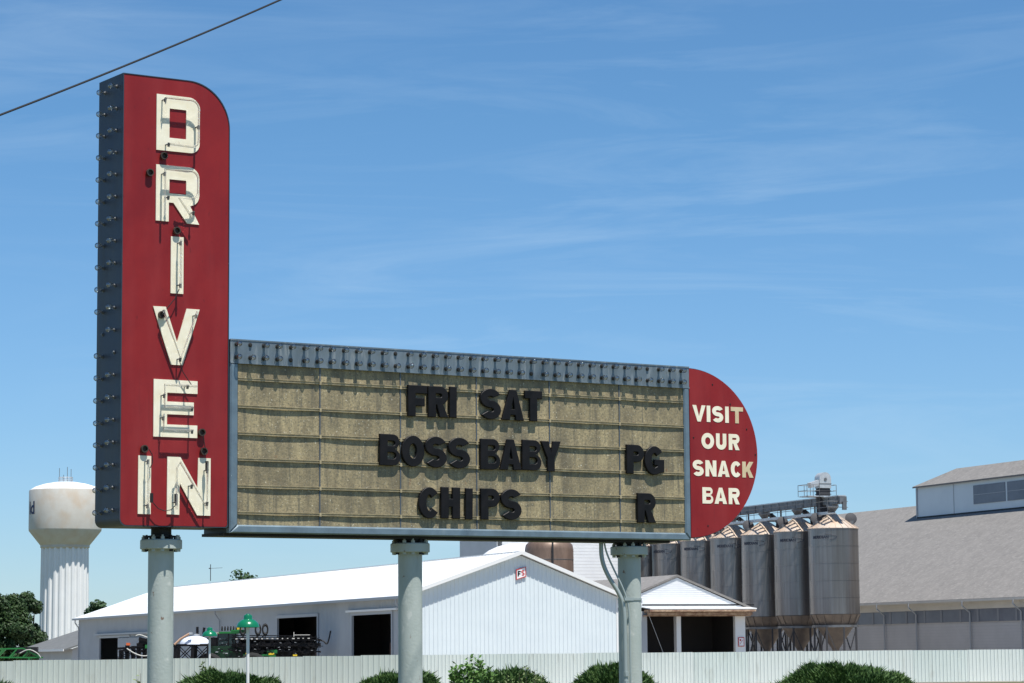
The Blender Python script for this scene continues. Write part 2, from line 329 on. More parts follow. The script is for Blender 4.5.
# ------------------------------------------------------------------ letter shapes (2-D loops in a w x h box, stroke s)
def arc(cx, cz, rx, rz, a0, a1, n=10):
    return [(cx+rx*cos(radians(a0+(a1-a0)*i/n)), cz+rz*sin(radians(a0+(a1-a0)*i/n))) for i in range(n+1)]
def stroke(path, s):
    n = len(path); L = []; R = []
    for i in range(n):
        p = Vector(path[i]); a = Vector(path[max(i-1, 0)]); b = Vector(path[min(i+1, n-1)])
        d1 = (p-a) if i else (b-p); d2 = (b-p) if i < n-1 else d1
        d1.normalize(); d2.normalize()
        n1 = Vector((-d1.y, d1.x)); n2 = Vector((-d2.y, d2.x)); m = (n1+n2).normalized(); k = max(m.dot(n1), .6)
        L.append(tuple(p+m*s/2/k)); R.append(tuple(p-m*s/2/k))
    return L + R[::-1]
def glyph(ch, w, h, s):
    t = s*.92
    if ch == 'I': return [[(0,0),(w,0),(w,h),(0,h)]]
    if ch == 'F': return [[(0,0),(s,0),(s,h*.5-t*.62),(w*.86,h*.5-t*.62),(w*.86,h*.5+t*.38),(s,h*.5+t*.38),(s,h-t),(w,h-t),(w,h),(0,h)]]
    if ch == 'E': return [[(0,0),(w,0),(w,t),(s,t),(s,h/2-t/2),(w*.92,h/2-t/2),(w*.92,h/2+t/2),(s,h/2+t/2),(s,h-t),(w,h-t),(w,h),(0,h)]]
    if ch == 'T': return [[((w-s)/2,0),((w+s)/2,0),((w+s)/2,h-t),(w,h-t),(w,h),(0,h),(0,h-t),((w-s)/2,h-t)]]
    if ch == 'H': return [[(0,0),(s,0),(s,h/2-t/2),(w-s,h/2-t/2),(w-s,0),(w,0),(w,h),(w-s,h),(w-s,h/2+t/2),(s,h/2+t/2),(s,h),(0,h)]]
    if ch == 'V':
        q = s*1.05; return [[(w/2-q*.42,0),(w/2+q*.42,0),(w,h),(w-q,h),(w/2,h*.30),(q,h),(0,h)]]
    if ch == 'A':
        q = s*1.08; bz = h*.17; bt = bz+t*.72
        def lx(z): return q + (w/2-q*.0-q)*(z/(h*.74))
        ib = h*.74
        L = lambda z: q + (w/2-q)*(z/ib)
        return [[(0,0),(q,0),(L(bz)-0,bz),(w-L(bz),bz),(w-q,0),(w,0),(w/2+q*.42,h),(w/2-q*.42,h)],
                [(L(bt),bt),(w-L(bt),bt),(w/2,ib)]]
    if ch == 'Y': return [[((w-s)/2,0),((w+s)/2,0),((w+s)/2,h*.42),(w,h),(w-s*1.08,h),(w/2,h*.62),(s*1.08,h),(0,h),((w-s)/2,h*.42)]]
    if ch == 'N': return [[(0,0),(s,0),(s,h*.52),(w-s,0),(w,0),(w,h),(w-s,h),(w-s,h*.48),(s,h),(0,h)]]
    if ch == 'K': return [[(0,0),(s,0),(s,h*.30),(s*1.35,h*.40),(w-s*1.15,0),(w,0),(s*2.0+(w-3*s)*.25,h*.55),(w,h),(w-s*1.15,h),(s,h*.60),(s,h),(0,h)]]
    if ch == 'O': return [arc(w/2,h/2,w/2,h/2,0,360,28)[:-1], arc(w/2,h/2,w/2-s,h/2-t,0,360,24)[:-1]]
    if ch == 'U': return [stroke([(s/2,h)]+arc(w/2,w*.46,(w-s)/2,w*.46-t/2,180,360,14)+[(w-s/2,h)], s)]
    th = min(t, h*.245)
    if ch == 'C':
        o_, i_ = band(w/2+s*.04, h/2, (w-s)/2, (h-th)/2, s, th, 38, 322, 24); return [o_ + i_[::-1]]
    if ch == 'G':
        o_, i_ = band(w/2, h/2, (w-s)/2, (h-th)/2, s, th, 38, 300, 24)
        return [o_ + [(w,h*.10),(w,h*.54),(w*.50,h*.54),(w*.50,h*.54-th*.85),(w-s*1.02,h*.54-th*.85),(w-s*1.02,h*.30)] + i_[::-1][1:]]
    if ch == 'S':
        rx = (w-s)/2; rz = (h-th)/4; c1 = h-th/2-rz; c2 = th/2+rz
        o1, i1 = band(w/2, c1, rx, rz, s, th, 24, 268, 18); o2, i2 = band(w/2, c2, rx, rz, s, th, 88, -148, 18)
        return [o1 + i2 + o2[::-1] + i1[::-1]]
    if ch in 'PRBD':
        r = h*.29
        if ch == 'D':
            rr = w*.30
            out = [(0,0),(w-rr,0)]+arc(w-rr,rr,rr,rr,-90,0,6)[1:]+arc(w-rr,h-rr,rr,rr,0,90,6)+[(0,h)]
            return [out, [(s,s),(w-s,s),(w-s,h-s),(s,h-s)]]
        if ch == 'P' or ch == 'R':
            m = h*.40; r = (h-m)/2; hr = r-t*.9
            bowl = arc(w-r*1.0,m+r,r,r,-90,90,12)
            hole = [(s,m+r-hr)]+arc(w-r,m+r,max(hr,.004),hr,-90,90,8)+[(s,m+r+hr)]
            if ch == 'P': return [[(0,0),(s,0),(s,m)]+bowl+[(0,h)], hole]
            return [[(0,0),(s,0),(s,m),(w*.42,m),(w-s*1.12,0),(w,0),(w*.74,m*1.04)]+bowl[2:]+[(0,h)], hole]
        m = h*.53; r1 = (h-m)/2+t*.12; r2 = (m)/2+t*.12; r1 = (h-m)/2; r2 = m/2
        wt = w*.95
        out = [(0,0)]+arc(w-r2,r2,r2,r2,-90,78,10)+arc(wt-r1,m+r1,r1,r1,-72,90,10)+[(0,h)]
        q = t*.40
        h2 = [(s,t*.8)]+arc(w-r2-.0,(t*.8+m-q)/2,(m-q-t*.8)/2,(m-q-t*.8)/2,-90,90,6)+[(s,m-q)]
        h1 = [(s,m+q)]+arc(wt-r1,(m+q+h-t*.8)/2,(h-t*.8-m-q)/2,(h-t*.8-m-q)/2,-90,90,6)+[(s,h-t*.8)]
        return [out, h2, h1]
def band(cx, cz, rx, rz, sx, sz, a0, a1, n=16):
    return arc(cx, cz, rx+sx/2, rz+sz/2, a0, a1, n), arc(cx, cz, rx-sx/2, rz-sz/2, a0, a1, n)
def place(loops, x, z): return [[(a+x, b+z) for a, b in l] for l in loops]

# ------------------------------------------------------------------ GROUND
g = MB(); g.add([(-3500,-400,0),(3500,-400,0),(3500,6000,0),(-3500,6000,0)], [(0,1,2,3)])
tag(g.build('ground', M['ground'], fix=False), kind='structure')
g = MB(); g.add([(-70,147.5,.02),(90,147.5,.02),(90,330,.02),(-70,330,.02)], [(0,1,2,3)])
tag(g.build('gravel_yard', M['gravel'], fix=False), kind='structure')
g = MB(); g.add([(-70,145.2,.02),(90,145.2,.02),(90,147.2,.02),(-70,147.2,.02)], [(0,1,2,3)])
tag(g.build('dirt_strip', M['gravel'], fix=False), kind='structure')

# ------------------------------------------------------------------ THE SIGN
x0, z0, yaw, tl, ln = -4.1649, 3.0869, .5798, .003, -.0074
ex = Vector((cos(yaw), sin(yaw), 0)); ez = Vector((0,0,1)); ey = Vector((-sin(yaw), cos(yaw), 0))
ex2 = ex*cos(tl)+ez*sin(tl); ez2 = ez*cos(tl)-ex*sin(tl)
ez3 = (ez2*cos(ln)+ey*sin(ln)).normalized(); ey3 = ez3.cross(ex2).normalized()
SO = Vector((x0, 28.0, z0)); BASIS = (ex2, ey3, ez3)
sign = empty('drive_in_sign', SO - ez3*3.07, 'tall red DRIVE IN sign with a wide letter board on three pipe poles', 'sign', basis=BASIS)
ZO = 3.07     # sign-frame z of the cabinet bottom above the empty
class SB(MB):
    """mesh in sign coordinates (x along the face, y into it, z up from the pylon bottom)"""
    def build(s, name, m, parent=sign, smooth=False, loc=None, fix=True):
        if loc is None and parent is sign: s.v = [(a, b, c+ZO) for a, b, c in s.v]
        return MB.build(s, name, m, parent, smooth, loc, fix)
PW, PH, PT = 1.2817, 4.868, .613
def pylon_outline(i=0.0):
    r = .50
    return arc(i+.08, i+.08, .08, .08, 180, 270, 6) + [(PW-i-.02,i),(PW-i,i+.02)] + arc(PW-i-r, PH-i-r, r, r, 0, 90, 18) + [(i,PH-i)]
cab = SB().prism([pylon_outline()], .012, PT).build('pylon_cabinet', M['cab'])
face = SB().prism([pylon_outline(.012)], -.004, .011).build('pylon_face', M['red'])
edge = SB()
ol = pylon_outline(); ol2 = pylon_outline(.009)
edge.prism([ol, ol2], -.009, .0105).build('face_trim', M['cab'])
def sub(b, name, m, parent, smooth=False, loc=None):      # sub-parts share the sign frame (their parents sit at its origin)
    b.v = [(a, y, c+ZO) for a, y, c in b.v]
    return MB.build(b, name, m, parent, smooth, loc)
# letters of the pylon, measured outlines
D = [[(.392,4.064),(.794,4.064)]+arc(.80,4.17,.11,.106,-80,0,5)+arc(.78,4.55,.13,.127,0,90,7)+[(.392,4.678)], [(.546,4.21),(.747,4.21),(.747,4.532),(.546,4.532)]]
Rr = [[(.392,3.292),(.545,3.292),(.545,3.50),(.60,3.50),(.765,3.287),(.911,3.284),(.80,3.478)]+arc(.80,3.60,.11,.115,-70,0,4)+arc(.79,3.785,.12,.12,0,90,6)+[(.392,3.905)], [(.55,3.60),(.752,3.60),(.752,3.755),(.55,3.755)]]
Ii = [[(.574,2.514),(.725,2.514),(.725,3.132),(.574,3.132)]]
V = [[(.586,1.740),(.722,1.740),(.922,2.356),(.768,2.357),(.655,1.985),(.519,2.363),(.369,2.361)]]
Ee = [[(.383,.960),(.902,.960),(.902,1.095),(.542,1.095),(.542,1.205),(.859,1.205),(.859,1.342),(.542,1.342),(.542,1.437),(.902,1.437),(.902,1.575),(.383,1.577)]]
I2 = [[(.209,.132),(.359,.131),(.360,.750),(.210,.753)]]
Nn = [[(.548,.135),(.695,.131),(.698,.470),(.907,.129),(1.064,.127),(1.065,.747),(.916,.747),(.909,.424),(.705,.749),(.550,.750)]]
for gl in (D, Rr, Ii, V, Ee, I2, Nn):
    sub(MB().prism(gl, -.016, -.0045), 'letter', M['cream'], face)
# neon tubes: glass runs 0.1 m proud of the letters, on posts, with dark end pieces
TY = -.105
def curve3(pts, y=TY): return [(a, y, b) for a, b in pts]
tubes = [
 [(.455,4.63),(.455,4.56),(.462,4.625)]+[(.52,4.628)]+arc(.76,4.54,.095,.09,90,0,6)+arc(.76,4.20,.095,.085,0,-90,6)+[(.50,4.125)],
 [(.455,3.34),(.455,3.84)]+arc(.76,3.77,.09,.08,90,0,6)+arc(.76,3.62,.09,.075,0,-90,5)+[(.62,3.545),(.78,3.34)],
 [(.65,3.09),(.65,2.56)],
 [(.445,2.32),(.655,1.80),(.85,2.32)],
 [(.85,1.51),(.47,1.51),(.47,1.275),(.80,1.275)],
 [(.80,1.03),(.46,1.03),(.46,1.20)],
 [(.285,.71),(.285,.18)],
 [(.62,.18),(.62,.62),(.66,.69),(.98,.20),(.985,.70)],
]
for t in tubes:
    sub(MB().tube(curve3(t), .012, 8), 'neon_tube', M['tube'], face, smooth=True)
posts = [(.455,4.61),(.855,4.35),(.50,4.125),(.455,3.80),(.80,3.40),(.50,3.545),(.65,3.06),(.65,2.60),(.457,2.30),(.655,1.80),(.84,2.28),
         (.744,1.51),(.47,1.40),(.80,1.275),(.801,1.03),(.46,1.16),(.285,.69),(.285,.22),(.62,.26),(.80,.44),(.985,.61),(.985,.26)]
for a, b in posts:
    p = MB(); p.tube([(a,-.012,b-.0),(a,TY+.004,b)], .008, 6); p.tube([(a,TY+.016,b-.03),(a,TY+.002,b+.012)], .015, 6)
    sub(p, 'tube_support', M['gunmetal'], face)
for a, b in ((.474,4.001),(.31,3.803),(.634,3.196),(.464,2.271),(.948,1.022),(.974,.819),(.272,.823)):
    p = MB(); p.lathe([(.041,-.014),(.041,-.05),(.030,-.05),(.028,-.02),(.001,-.02)], 16, (a,0,b), 'Y', caps=False)
    sub(p, 'electrode_socket', M['copper'], face, True)
for pth in ([(.335,.30),(.36,.25),(.42,.19),(.50,.165),(.57,.18),(.62,.225)], [(.31,.815),(.345,.76),(.35,.68),(.325,.62)],
            [(.655,1.79),(.70,1.66),(.80,1.53)], [(.65,2.56),(.60,2.45),(.50,2.33)], [(.948,1.0),(.96,.90),(.974,.84)]):
    sub(MB().tube([(a,-.07,b) for a, b in pth], .005, 6), 'lead_wire', M['dark'], face, True)
for a, b in ((.62,.30),(.985,.66),(.335,.30)):
    sub(MB().tube([(a,TY+.02,b-.05),(a,TY+.02,b+.05)], .019, 8), 'tube_end_cap', M['dark'], face, True)

# bulbs (one prototype of each facing, then copies)
def bulb_proto(axis):
    # sits at the origin, pointing to -X (side) or -Y (header)
    def prof(m, pr, n=12):
        m.lathe([(r, -d) for r, d in pr], n, (0,0,0), 'X' if axis == 'X' else 'Y', caps=False)
    sk = MB(); prof(sk, [(.001,0),(.024,0),(.024,.004),(.0155,.006),(.0155,.018),(.001,.019)])
    gl = MB(); prof(gl, [(.013,.0195),(.016,.030),(.025,.042),(.0305,.056),(.032,.068),(.030,.081),(.023,.093),(.012,.0995),(.0005,.1015)], 14)
    st = MB(); prof(st, [(.0005,.0195),(.005,.020),(.0025,.042),(.004,.045),(.0005,.047)], 8)
    return sk, gl, st
protos = {}
placed = 0; extra = []
def put_bulb(axis, x, y, z, parent_obj, lit=True):
    global placed
    if placed >= 99 and lit:
        extra.append((x, y, z)); return
    if axis not in protos:
        sk, gl, st = bulb_proto(axis)
        g0 = MB.build(gl, 'light_bulb', M['glass'], sign, True, (x, y, z+ZO), fix=True)
        s0 = MB.build(sk, 'bulb_socket', M['brass'] if axis == 'Y' else M['gunmetal'], g0, True)
        t0 = MB.build(st, 'bulb_stem', M['gunmetal'], g0, True)
        protos[axis] = (g0, s0, t0); placed += 1; return
    g0, s0, t0 = protos[axis]
    if lit:
        c = ccopy(g0, sign); c.location = (x, y, z+ZO); placed += 1
        c.rotation_euler = (random.uniform(-.05,.05), random.uniform(-.05,.05), random.uniform(-.05,.05))
    else:
        c = s0.copy(); C.objects.link(c); c.parent = sign; c.location = (x, y, z+ZO); c.name = 'empty_socket'
for i in range(20):
    z = 4.745 - i*.2405
    put_bulb('X', -.001, .155, z, sign, lit=(i not in (12,)))
    put_bulb('X', -.001, .455, z-.02, sign, lit=(i not in (11,)))
HX0, HX1, HN = 1.367, 7.409, 37
hdr = []
for i in range(HN):
    for r, z in enumerate((2.003, 1.862)):
        hdr.append((i, r, HX0+(HX1-HX0)*i/(HN-1), z))
missing = {(1,0),(12,0),(23,1),(33,0),(4,1)}
for i, r, x, z in hdr:
    put_bulb('Y', x, -.021, z, sign, lit=((i, r) not in missing))
if extra:
    e = SB()
    for x, y, z in extra:
        for m_ in bulb_proto('Y')[1:2]:
            e.add([(a+x, b+y, c+z) for a, b, c in m_.v], m_.f)
    tag(e.build('light_bulbs', M['glass'], smooth=True), kind='stuff')
    e = SB()
    for x, y, z in extra:
        for m_ in bulb_proto('Y')[0::2]:
            e.add([(a+x, b+y, c+z) for a, b, c in m_.v], m_.f)
    tag(e.build('bulb_sockets', M['brass'], smooth=True), kind='stuff')

# letter board
BX0, BX1, BZ0, BZ1 = 1.292, 7.532, -.052, 2.056
b = SB().box(BX0+.004, BX1-.004, .055, .60, BZ0+.004, BZ1-.004).build('board_cabinet', M['cab'])
SB().box(1.22, 7.30, .10, .50, -.082, BZ0+.002).build('base_beam', M['dark'])
b = SB().box(BX0, BX1, -.020, .054, 1.797, BZ1)
b.box(BX0, BX1, -.026, -.0205, BZ1-.012, BZ1+.004).box(BX0, BX1, -.030, -.0205, 1.792, 1.806)
b.build('bulb_header', M['galv'])
def frame_bar(pts):   # bevelled bar from a quad in front view
    return SB().prism([pts], -.028, .05, .012)
fr = SB()
fr.prism([[(BX0,BZ0),(BX1,BZ0),(BX1-.085,BZ0+.088),(BX0+.10,BZ0+.088)]], -.030, .052, .016)
fr.prism([[(BX0,BZ0+.001),(BX0+.099,BZ0+.0885),(BX0+.099,1.796),(BX0,1.796)]], -.029, .052, .016)
fr.prism([[(BX1,BZ0+.001),(BX1,1.796),(BX1-.084,1.796),(BX1-.084,BZ0+.0885)]], -.029, .052, .016)
fr.build('board_frame', M['frame'])
divs = [1.400, 2.417, 3.455, 4.475, 5.490, 6.496, 7.448]
for k in range(6):
    xa, xb = divs[k], divs[k+1]; m_ = SB(); nx, nz_ = 16, 20; vs = []; fs = []
    for j in range(nz_+1):
        for i in range(nx+1):
            u = i/nx; z = .030+(1.80-.030)*j/nz_
            y = .002 + .0075*sin(pi*u)**.8 + .002*sin(2*pi*(z*1.0+k*.3))*sin(pi*u)
            vs.append((xa+(xb-xa)*u, y, z))
    for j in range(nz_):
        for i in range(nx): a = j*(nx+1)+i; fs.append((a, a+1, a+nx+2, a+nx+1))
    m_.add(vs, fs); m_.build('backing_panel', M['board'], smooth=True)
for x in divs[1:-1]:
    SB().box(x-.007, x+.007, -.006, .03, .034, 1.80).build('panel_divider', M['divider'])
for z in (1.632, 1.332, 1.037, .755, .461, .172):
    b = SB(); b.box(1.393, 7.446, -.016, -.003, z-.021, z-.0155); b.box(1.393, 7.446, -.016, -.003, z+.004, z+.010); b.box(1.393, 7.446, -.0055, -.003, z-.014, z+.003)
    for x in divs[1:-1]: b.box(x-.012, x+.012, -.020, -.013, z-.028, z+.012)
    b.build('letter_rail', M['rail'])
# snack bar half round
SR = 1.036; scz = 1.012
hr = [(7.540, scz-SR)] + [(7.540+1.052*cos(radians(a)), scz+SR*sin(radians(a))) for a in range(-88, 90, 4)] + [(7.540, scz+SR)]
SB().prism([hr], .012, .58).build('snack_panel_cabinet', M['cab'])
hr2 = [(7.545, scz-SR+.008)] + [(7.545+1.038*cos(radians(a)), scz+(SR-.010)*sin(radians(a))) for a in range(-88, 90, 4)] + [(7.545, scz+SR-.008)]
snack = SB().prism([hr2], -.006, .011).build('snack_panel_face', M['red'])
rows = [('VISIT', 1.397, 1.597, [(7.586,7.787),(7.804,7.860),(7.888,8.058),(8.088,8.144),(8.176,8.366)]),
        ('OUR', 1.066, 1.262, [(7.717,7.911),(7.941,8.100),(8.136,8.304)]),
        ('SNACK', .732, .928, [(7.579,7.745),(7.772,7.940),(7.960,8.143),(8.160,8.325),(8.340,8.515)]),
        ('BAR', .400, .598, [(7.720,7.885),(7.905,8.096),(8.122,8.292)])]
for txt, za, zb, xs in rows:
    for ch, (xa, xb) in zip(txt, xs):
        s = .056
        yel = (txt == 'VISIT' and xa > 8.17) or ch == 'K'
        o = sub(MB().prism(place(glyph(ch, xb-xa, zb-za, s), xa, za), -.010, -.0065), 'letter', M['yellowed'] if yel else M['cream'], snack)
        if yel: o['label'] = 'yellowed letter ' + ch
for x, z in ((7.90,1.86),(8.42,1.33),(8.17,1.63),(7.80,.13),(8.30,.20),(7.60,1.20),(8.55,1.02)):
    sub(MB().lathe([(.001,-.012),(.009,-.011),(.010,-.0065)], 8, (x,0,z), 'Y', caps=False), 'screw', M['dark'], snack)
# poles
for px_ in (.628, 3.752, 6.825):
    cx, cy = px_, .285
    p = SB(); n = 40
    p.lathe([(.138,-ZO),(.138,-.235)], n, (cx,cy,0)); po = p.build('pole', M['polepaint'], smooth=True)
    f = MB(); f.lathe([(.139,-.235),(.205,-.232),(.225,-.225),(.225,-.135),(.215,-.125),(.10,-.124)], n, (cx,cy,0), caps=False)
    sub(f, 'flange', M['polepaint'], po, True)
    f = MB(); f.lathe([(.12,-.123),(.12,-.105),(.17,-.10),(.17,-.085),(.11,-.08),(.11,(.001 if px_ < 1 else -.050))], 24, (cx,cy,0))
    sub(f, 'neck_plate', M['dark'], po, True)
    for k in range(12):
        a = 2*pi*(k+.3)/12
        bm_ = MB(); X, Y = cx+.188*cos(a), cy+.188*sin(a)
        bm_.lathe([(.024,-.126),(.024,-.097),(.013,-.096),(.013,-.078)], 6, (X,Y,0)); bm_.lathe([(.023,-.255),(.023,-.231)], 6, (X,Y,0))
        sub(bm_, 'bolt', M['polepaint'] if k % 3 else M['dark'], po)
# conduits by the third pole
def smooth_path(pts, k=3):
    pts = [Vector(p) for p in pts]
    for _ in range(k):
        q = [pts[0]]
        for a, b_ in zip(pts, pts[1:]): q += [a*.75+b_*.25, a*.25+b_*.75]
        q.append(pts[-1]); pts = q
    return pts
SB().tube(smooth_path([(6.39,.25,-.06),(6.39,.25,-.28),(6.46,.22,-.48),(6.58,.16,-.68),(6.635,.13,-.85),(6.64,.13,-1.3),(6.65,.13,-ZO)]), .026, 10).build('conduit', M['conduit'], smooth=True)
SB().tube(smooth_path([(6.41,.22,-.06),(6.44,.22,-.20),(6.53,.18,-.42),(6.61,.12,-.62),(6.685,.10,-.85),(6.69,.10,-1.3),(6.70,.09,-ZO)]), .011, 8).build('conduit', M['conduit'], smooth=True)
b = SB(); b.lathe([(.139,-.77),(.146,-.77),(.146,-.745),(.139,-.745)], 32, (6.825,.285,0), caps=False); b.box(6.61,6.74,.085,.10,-.775,-.74)
b.build('conduit_strap', M['conduit'], smooth=True)
b = SB()
for z in (-1.62,-1.72): b.tube([(6.645,.125,z),(6.647,.125,z-.05)], .034, 8)
b.build('conduit_coupling', M['conduit'], smooth=True)

# marquee letters: each one hangs on the rails
words = [
 ('top', 'FRI', 1.335, 1.648, [(3.515,3.768),(3.786,4.050),(4.069,4.163)]),
 ('top', 'SAT', 1.335, 1.648, [(4.484,4.768),(4.782,5.086),(5.102,5.345)]),
 ('middle', 'BOSS', .760, 1.072, [(3.143,3.410),(3.430,3.728),(3.741,4.026),(4.051,4.342)]),
 ('middle', 'BABY', .760, 1.072, [(4.487,4.755),(4.752,5.050),(5.059,5.325),(5.325,5.605)]),
 ('bottom', 'CHIPS', .180, .494, [(3.652,3.930),(3.950,4.203),(4.278,4.372),(4.489,4.746),(4.762,5.044)]),
 ('middle', 'PG', .760, 1.065, [(6.551,6.805),(6.817,7.105)]),
 ('bottom', 'R', .180, .490, [(6.705,6.972)])]
occ = {0: 'first', 1: 'second', 2: 'third', 3: 'fourth'}
for row, wd, za, zb, xs in words:
    seen = {}
    for k, (ch, (xa, xb)) in enumerate(zip(wd, xs)):
        if k == 0: za -= .032; zb += .010
        xa += .020; xb += .022
        k2 = seen.get(ch, 0); seen[ch] = k2+1
        tot = wd.count(ch)
        w = xb-xa; h = zb-za
        bb = MB().prism(place(glyph(ch, w, h, .102 if ch != 'I' else w), -w/2, 0), -.034, 0, .006)
        o = bb.build('marquee_letter', M['black'])
        loc = SO + ex2*((xa+xb)/2) + ey3*(-.0115 + random.uniform(-.001,.001)) + ez3*(za+random.uniform(-.004,.004))
        m4 = Matrix((ex2, ey3, ez3)).transposed().to_4x4(); m4.translation = loc
        o.matrix_world = m4 @ Matrix.Rotation(random.uniform(-.012,.012), 4, 'Y')
        which = '' if tot == 1 else ('first ' if k2 == 0 else 'second ')
        if wd == 'R': lab = 'black plastic letter R alone below PG at the right of the board'
        else: lab = f'{which}black plastic letter {ch} of the word {wd} in the {row} row of the board'
        tag(o, lab, 'sign letter', 'black letters hung on the letter board')

# overhead wire
w = MB()
P1 = Vector((-5.2, 22, 6.05)); 
import itertools
def campt(px, py, Y):
    d = cam.matrix_world.to_3x3() @ Vector(((px-512)/2650, -(py-341.5)/2650, -1)); return Vector((0,0,EYE)) + d*(Y/d.y)
A_ = campt(0, 115, 20.0); B_ = campt(280, 0, 23.0); dd = (B_-A_)
w.tube([A_+dd*t+Vector((0,0,.018*((t-.5)**2*4-1))) for t in [i/10-4 for i in range(0, 100)]], .009, 6)
tag(w.build('overhead_wire', M['dark'], smooth=True), 'thin black overhead wire crossing the sky above the tall red sign', 'wire')

# ------------------------------------------------------------------ FARMYARD BUILDINGS (all parallel: G across, L away)
Lv = Vector((-.38010, .92495, 0)); Gv = Vector((.92495, .38010, 0)); UP = Vector((0,0,1))
FB = (Gv, Lv, UP)      # local frame: x = across (right), y = away, z = up
def rib_profile(a, b_, pitch, rw, rd):
    """positions along a wall and their outward offsets"""
    pr = [(a, 0)]; x = a + pitch*.5
    while x + rw/2 < b_ - .01:
        pr += [(x-rw/2, 0), (x-rw/4, rd), (x+rw/4, rd), (x+rw/2, 0)]; x += pitch
    pr.append((b_, 0)); return pr
def ribbed(bm_, a, b_, zlo, ztop, place_, pitch=.30, rw=.085, rd=.032):
    """place_(u, off, z) -> point; ztop(u)"""
    pr = rib_profile(a, b_, pitch, rw, rd); vs = []; fs = []
    for u, o in pr:
        vs.append(place_(u, o, zlo)); vs.append(place_(u, o, ztop(u)))
    for i in range(len(pr)-1): fs.append((2*i, 2*i+2, 2*i+3, 2*i+1))
    bm_.add(vs, fs); return bm_
def slab(bm_, p, t):
    """roof plane quad p (4 points, ccw from above) thickened downward by t"""
    p = [Vector(q) for q in p]; q = [a - UP*t for a in p]
    return bm_.add(p+q, [(0,1,2,3),(7,6,5,4),(0,4,5,1),(1,5,6,2),(2,6,7,3),(3,7,4,0)])

# --- the big white-roofed barn
BW, BL, BE, BR = 15.20, 93.7, 5.68, 8.45
barn = empty('barn', (-7.102, 174.544, 0), 'long low white-roofed farm barn with ribbed pale metal siding and open doorways', 'barn', basis=FB)
pk = 8.1
gz = lambda u: BE + (BR-BE)*(u/pk if u < pk else (BW-u)/(BW-pk)) - .12
wb = MB()
ribbed(wb, 0, BW, 0, lambda u: gz(u), lambda u, o, z: (u, -o, z))
wb.build('gable_wall', M['siding'], barn, fix=False)
lw = MB()
doors = [(2.65, 10.72, 4.50), (18.47, 28.1, 4.58), (73.2, 84.64, 3.60)]
xs_ = [0] + [q for d in doors for q in d[:2]] + [BL]
for k in range(0, len(xs_), 2):
    ribbed(lw, xs_[k], xs_[k+1], 0, lambda u: BE-.05, lambda u, o, z: (-o, u, z), rd=.028)
for a, b_, zt in doors:
    ribbed(lw, a, b_, zt, lambda u: BE-.05, lambda u, o, z: (-o, u, z), rd=.028)
lw.build('side_wall', M['shadegrey'], barn, fix=False)
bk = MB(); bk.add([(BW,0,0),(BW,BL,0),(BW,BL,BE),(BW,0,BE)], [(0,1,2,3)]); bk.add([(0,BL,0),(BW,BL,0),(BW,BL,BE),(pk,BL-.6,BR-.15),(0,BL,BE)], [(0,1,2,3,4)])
bk.build('rear_wall', M['shadegrey'], barn, fix=False)
for a, b_, zt in doors:
    d = MB(); d.box(-.10, .06, a-.22, a, 0, zt+.20); d.box(-.10, .06, b_, b_+.22, 0, zt+.20); d.box(-.10, .06, a, b_, zt, zt+.22)
    dj = d.build('door_frame', M['trim'], barn)
d = MB(); d.box(-.26, -.11, 1.2, 11.6, 4.72, 4.86); d.build('door_track', M['trimwhite'], barn)
d = MB(); ribbed(d, 66.0, 77.0, .1, lambda u: 3.55, lambda u, o, z: (-.20-o, u, z)); d.add([(-.19,66,.1),(-.19,77,.1),(-.19,77,3.55),(-.19,66,3.55)],[(0,1,2,3)])
d.build('sliding_door', M['shadegrey'], barn, fix=False)
d = MB(); d.box(-.30,-.11, 65.5, 86.0, 3.86, 4.02); d.build('door_track', M['trim'], barn)
it = MB(); it.box(3.5, 3.6, 2, 90, 0, 5.2); it.box(.5, 3.5, 15, 15.1, 0, 5); it.box(.5, 3.5, 35, 35.1, 0, 5)  # dark sheets that paint the shade behind the barn doorways
it.build('shade_lining', M['interior'], barn)
cr_ = MB(); cr_.box(1.6,3.2,3.4,5.2,0,1.9); cr_.box(1.8,3.0,6.5,8.2,0,2.6); cr_.box(2.0,3.2,20,23,0,2.9); cr_.box(1.9,3.0,24.5,26.5,0,2.2)
for k in range(5): cr_.box(3.38,3.49,2.8+k*1.7,2.9+k*1.7,0,4.4)
cr_.build('stored_goods', mat('stored_goods', (0.10,0.05,0.035), .8), barn)
ov = .38; es = .45; sl = (BR-BE)/pk
rf = MB()
zE = BE - es*sl + .10; zF = BE - es*(BR-BE)/(BW-pk) + .10
# left slope with a hipped far end, ribs as standing seams
rdge = BL - .6
slab(rf, [(-es,-ov,zE), (pk,-ov,BR+.10), (pk,rdge,BR+.10), (-es,BL+ov,zE)][::-1], .16)
slab(rf, [(BW+es,-ov,zF), (BW+es,BL+ov,zF), (pk+.002,rdge,BR+.10), (pk+.002,-ov,BR+.10)][::-1], .16)
slab(rf, [(-es,BL+ov+.004,zE), (pk,rdge+.01,BR+.10), (pk+.01,rdge+.01,BR+.10), (BW+es,BL+ov+.004,zF)][::-1], .15)
roof = rf.build('roof', M['white'], barn)
rs = MB()
y = 0.0
while y < rdge:
    rs.bar((-es+.03, y, zE+.015+.03*sl), (pk-.05, y, BR+.10+.012), .05, .04); y += .60
rs.build('standing_seam', M['white'], roof)
rb = MB(); rb.bar((pk,-ov-.01,BR+.12),(pk,rdge,BR+.12),.30,.06); rb.build('ridge_cap', M['trimwhite'], roof)
tr = MB()
tr.bar((-es-.01,-ov-.035,zE-.06),(pk,-ov-.035,BR+.04),.07,.24); tr.bar((BW+es+.01,-ov-.035,zF-.06),(pk,-ov-.04,BR+.04),.07,.24)
tr.build('rake_trim', M['trimwhite'], roof)
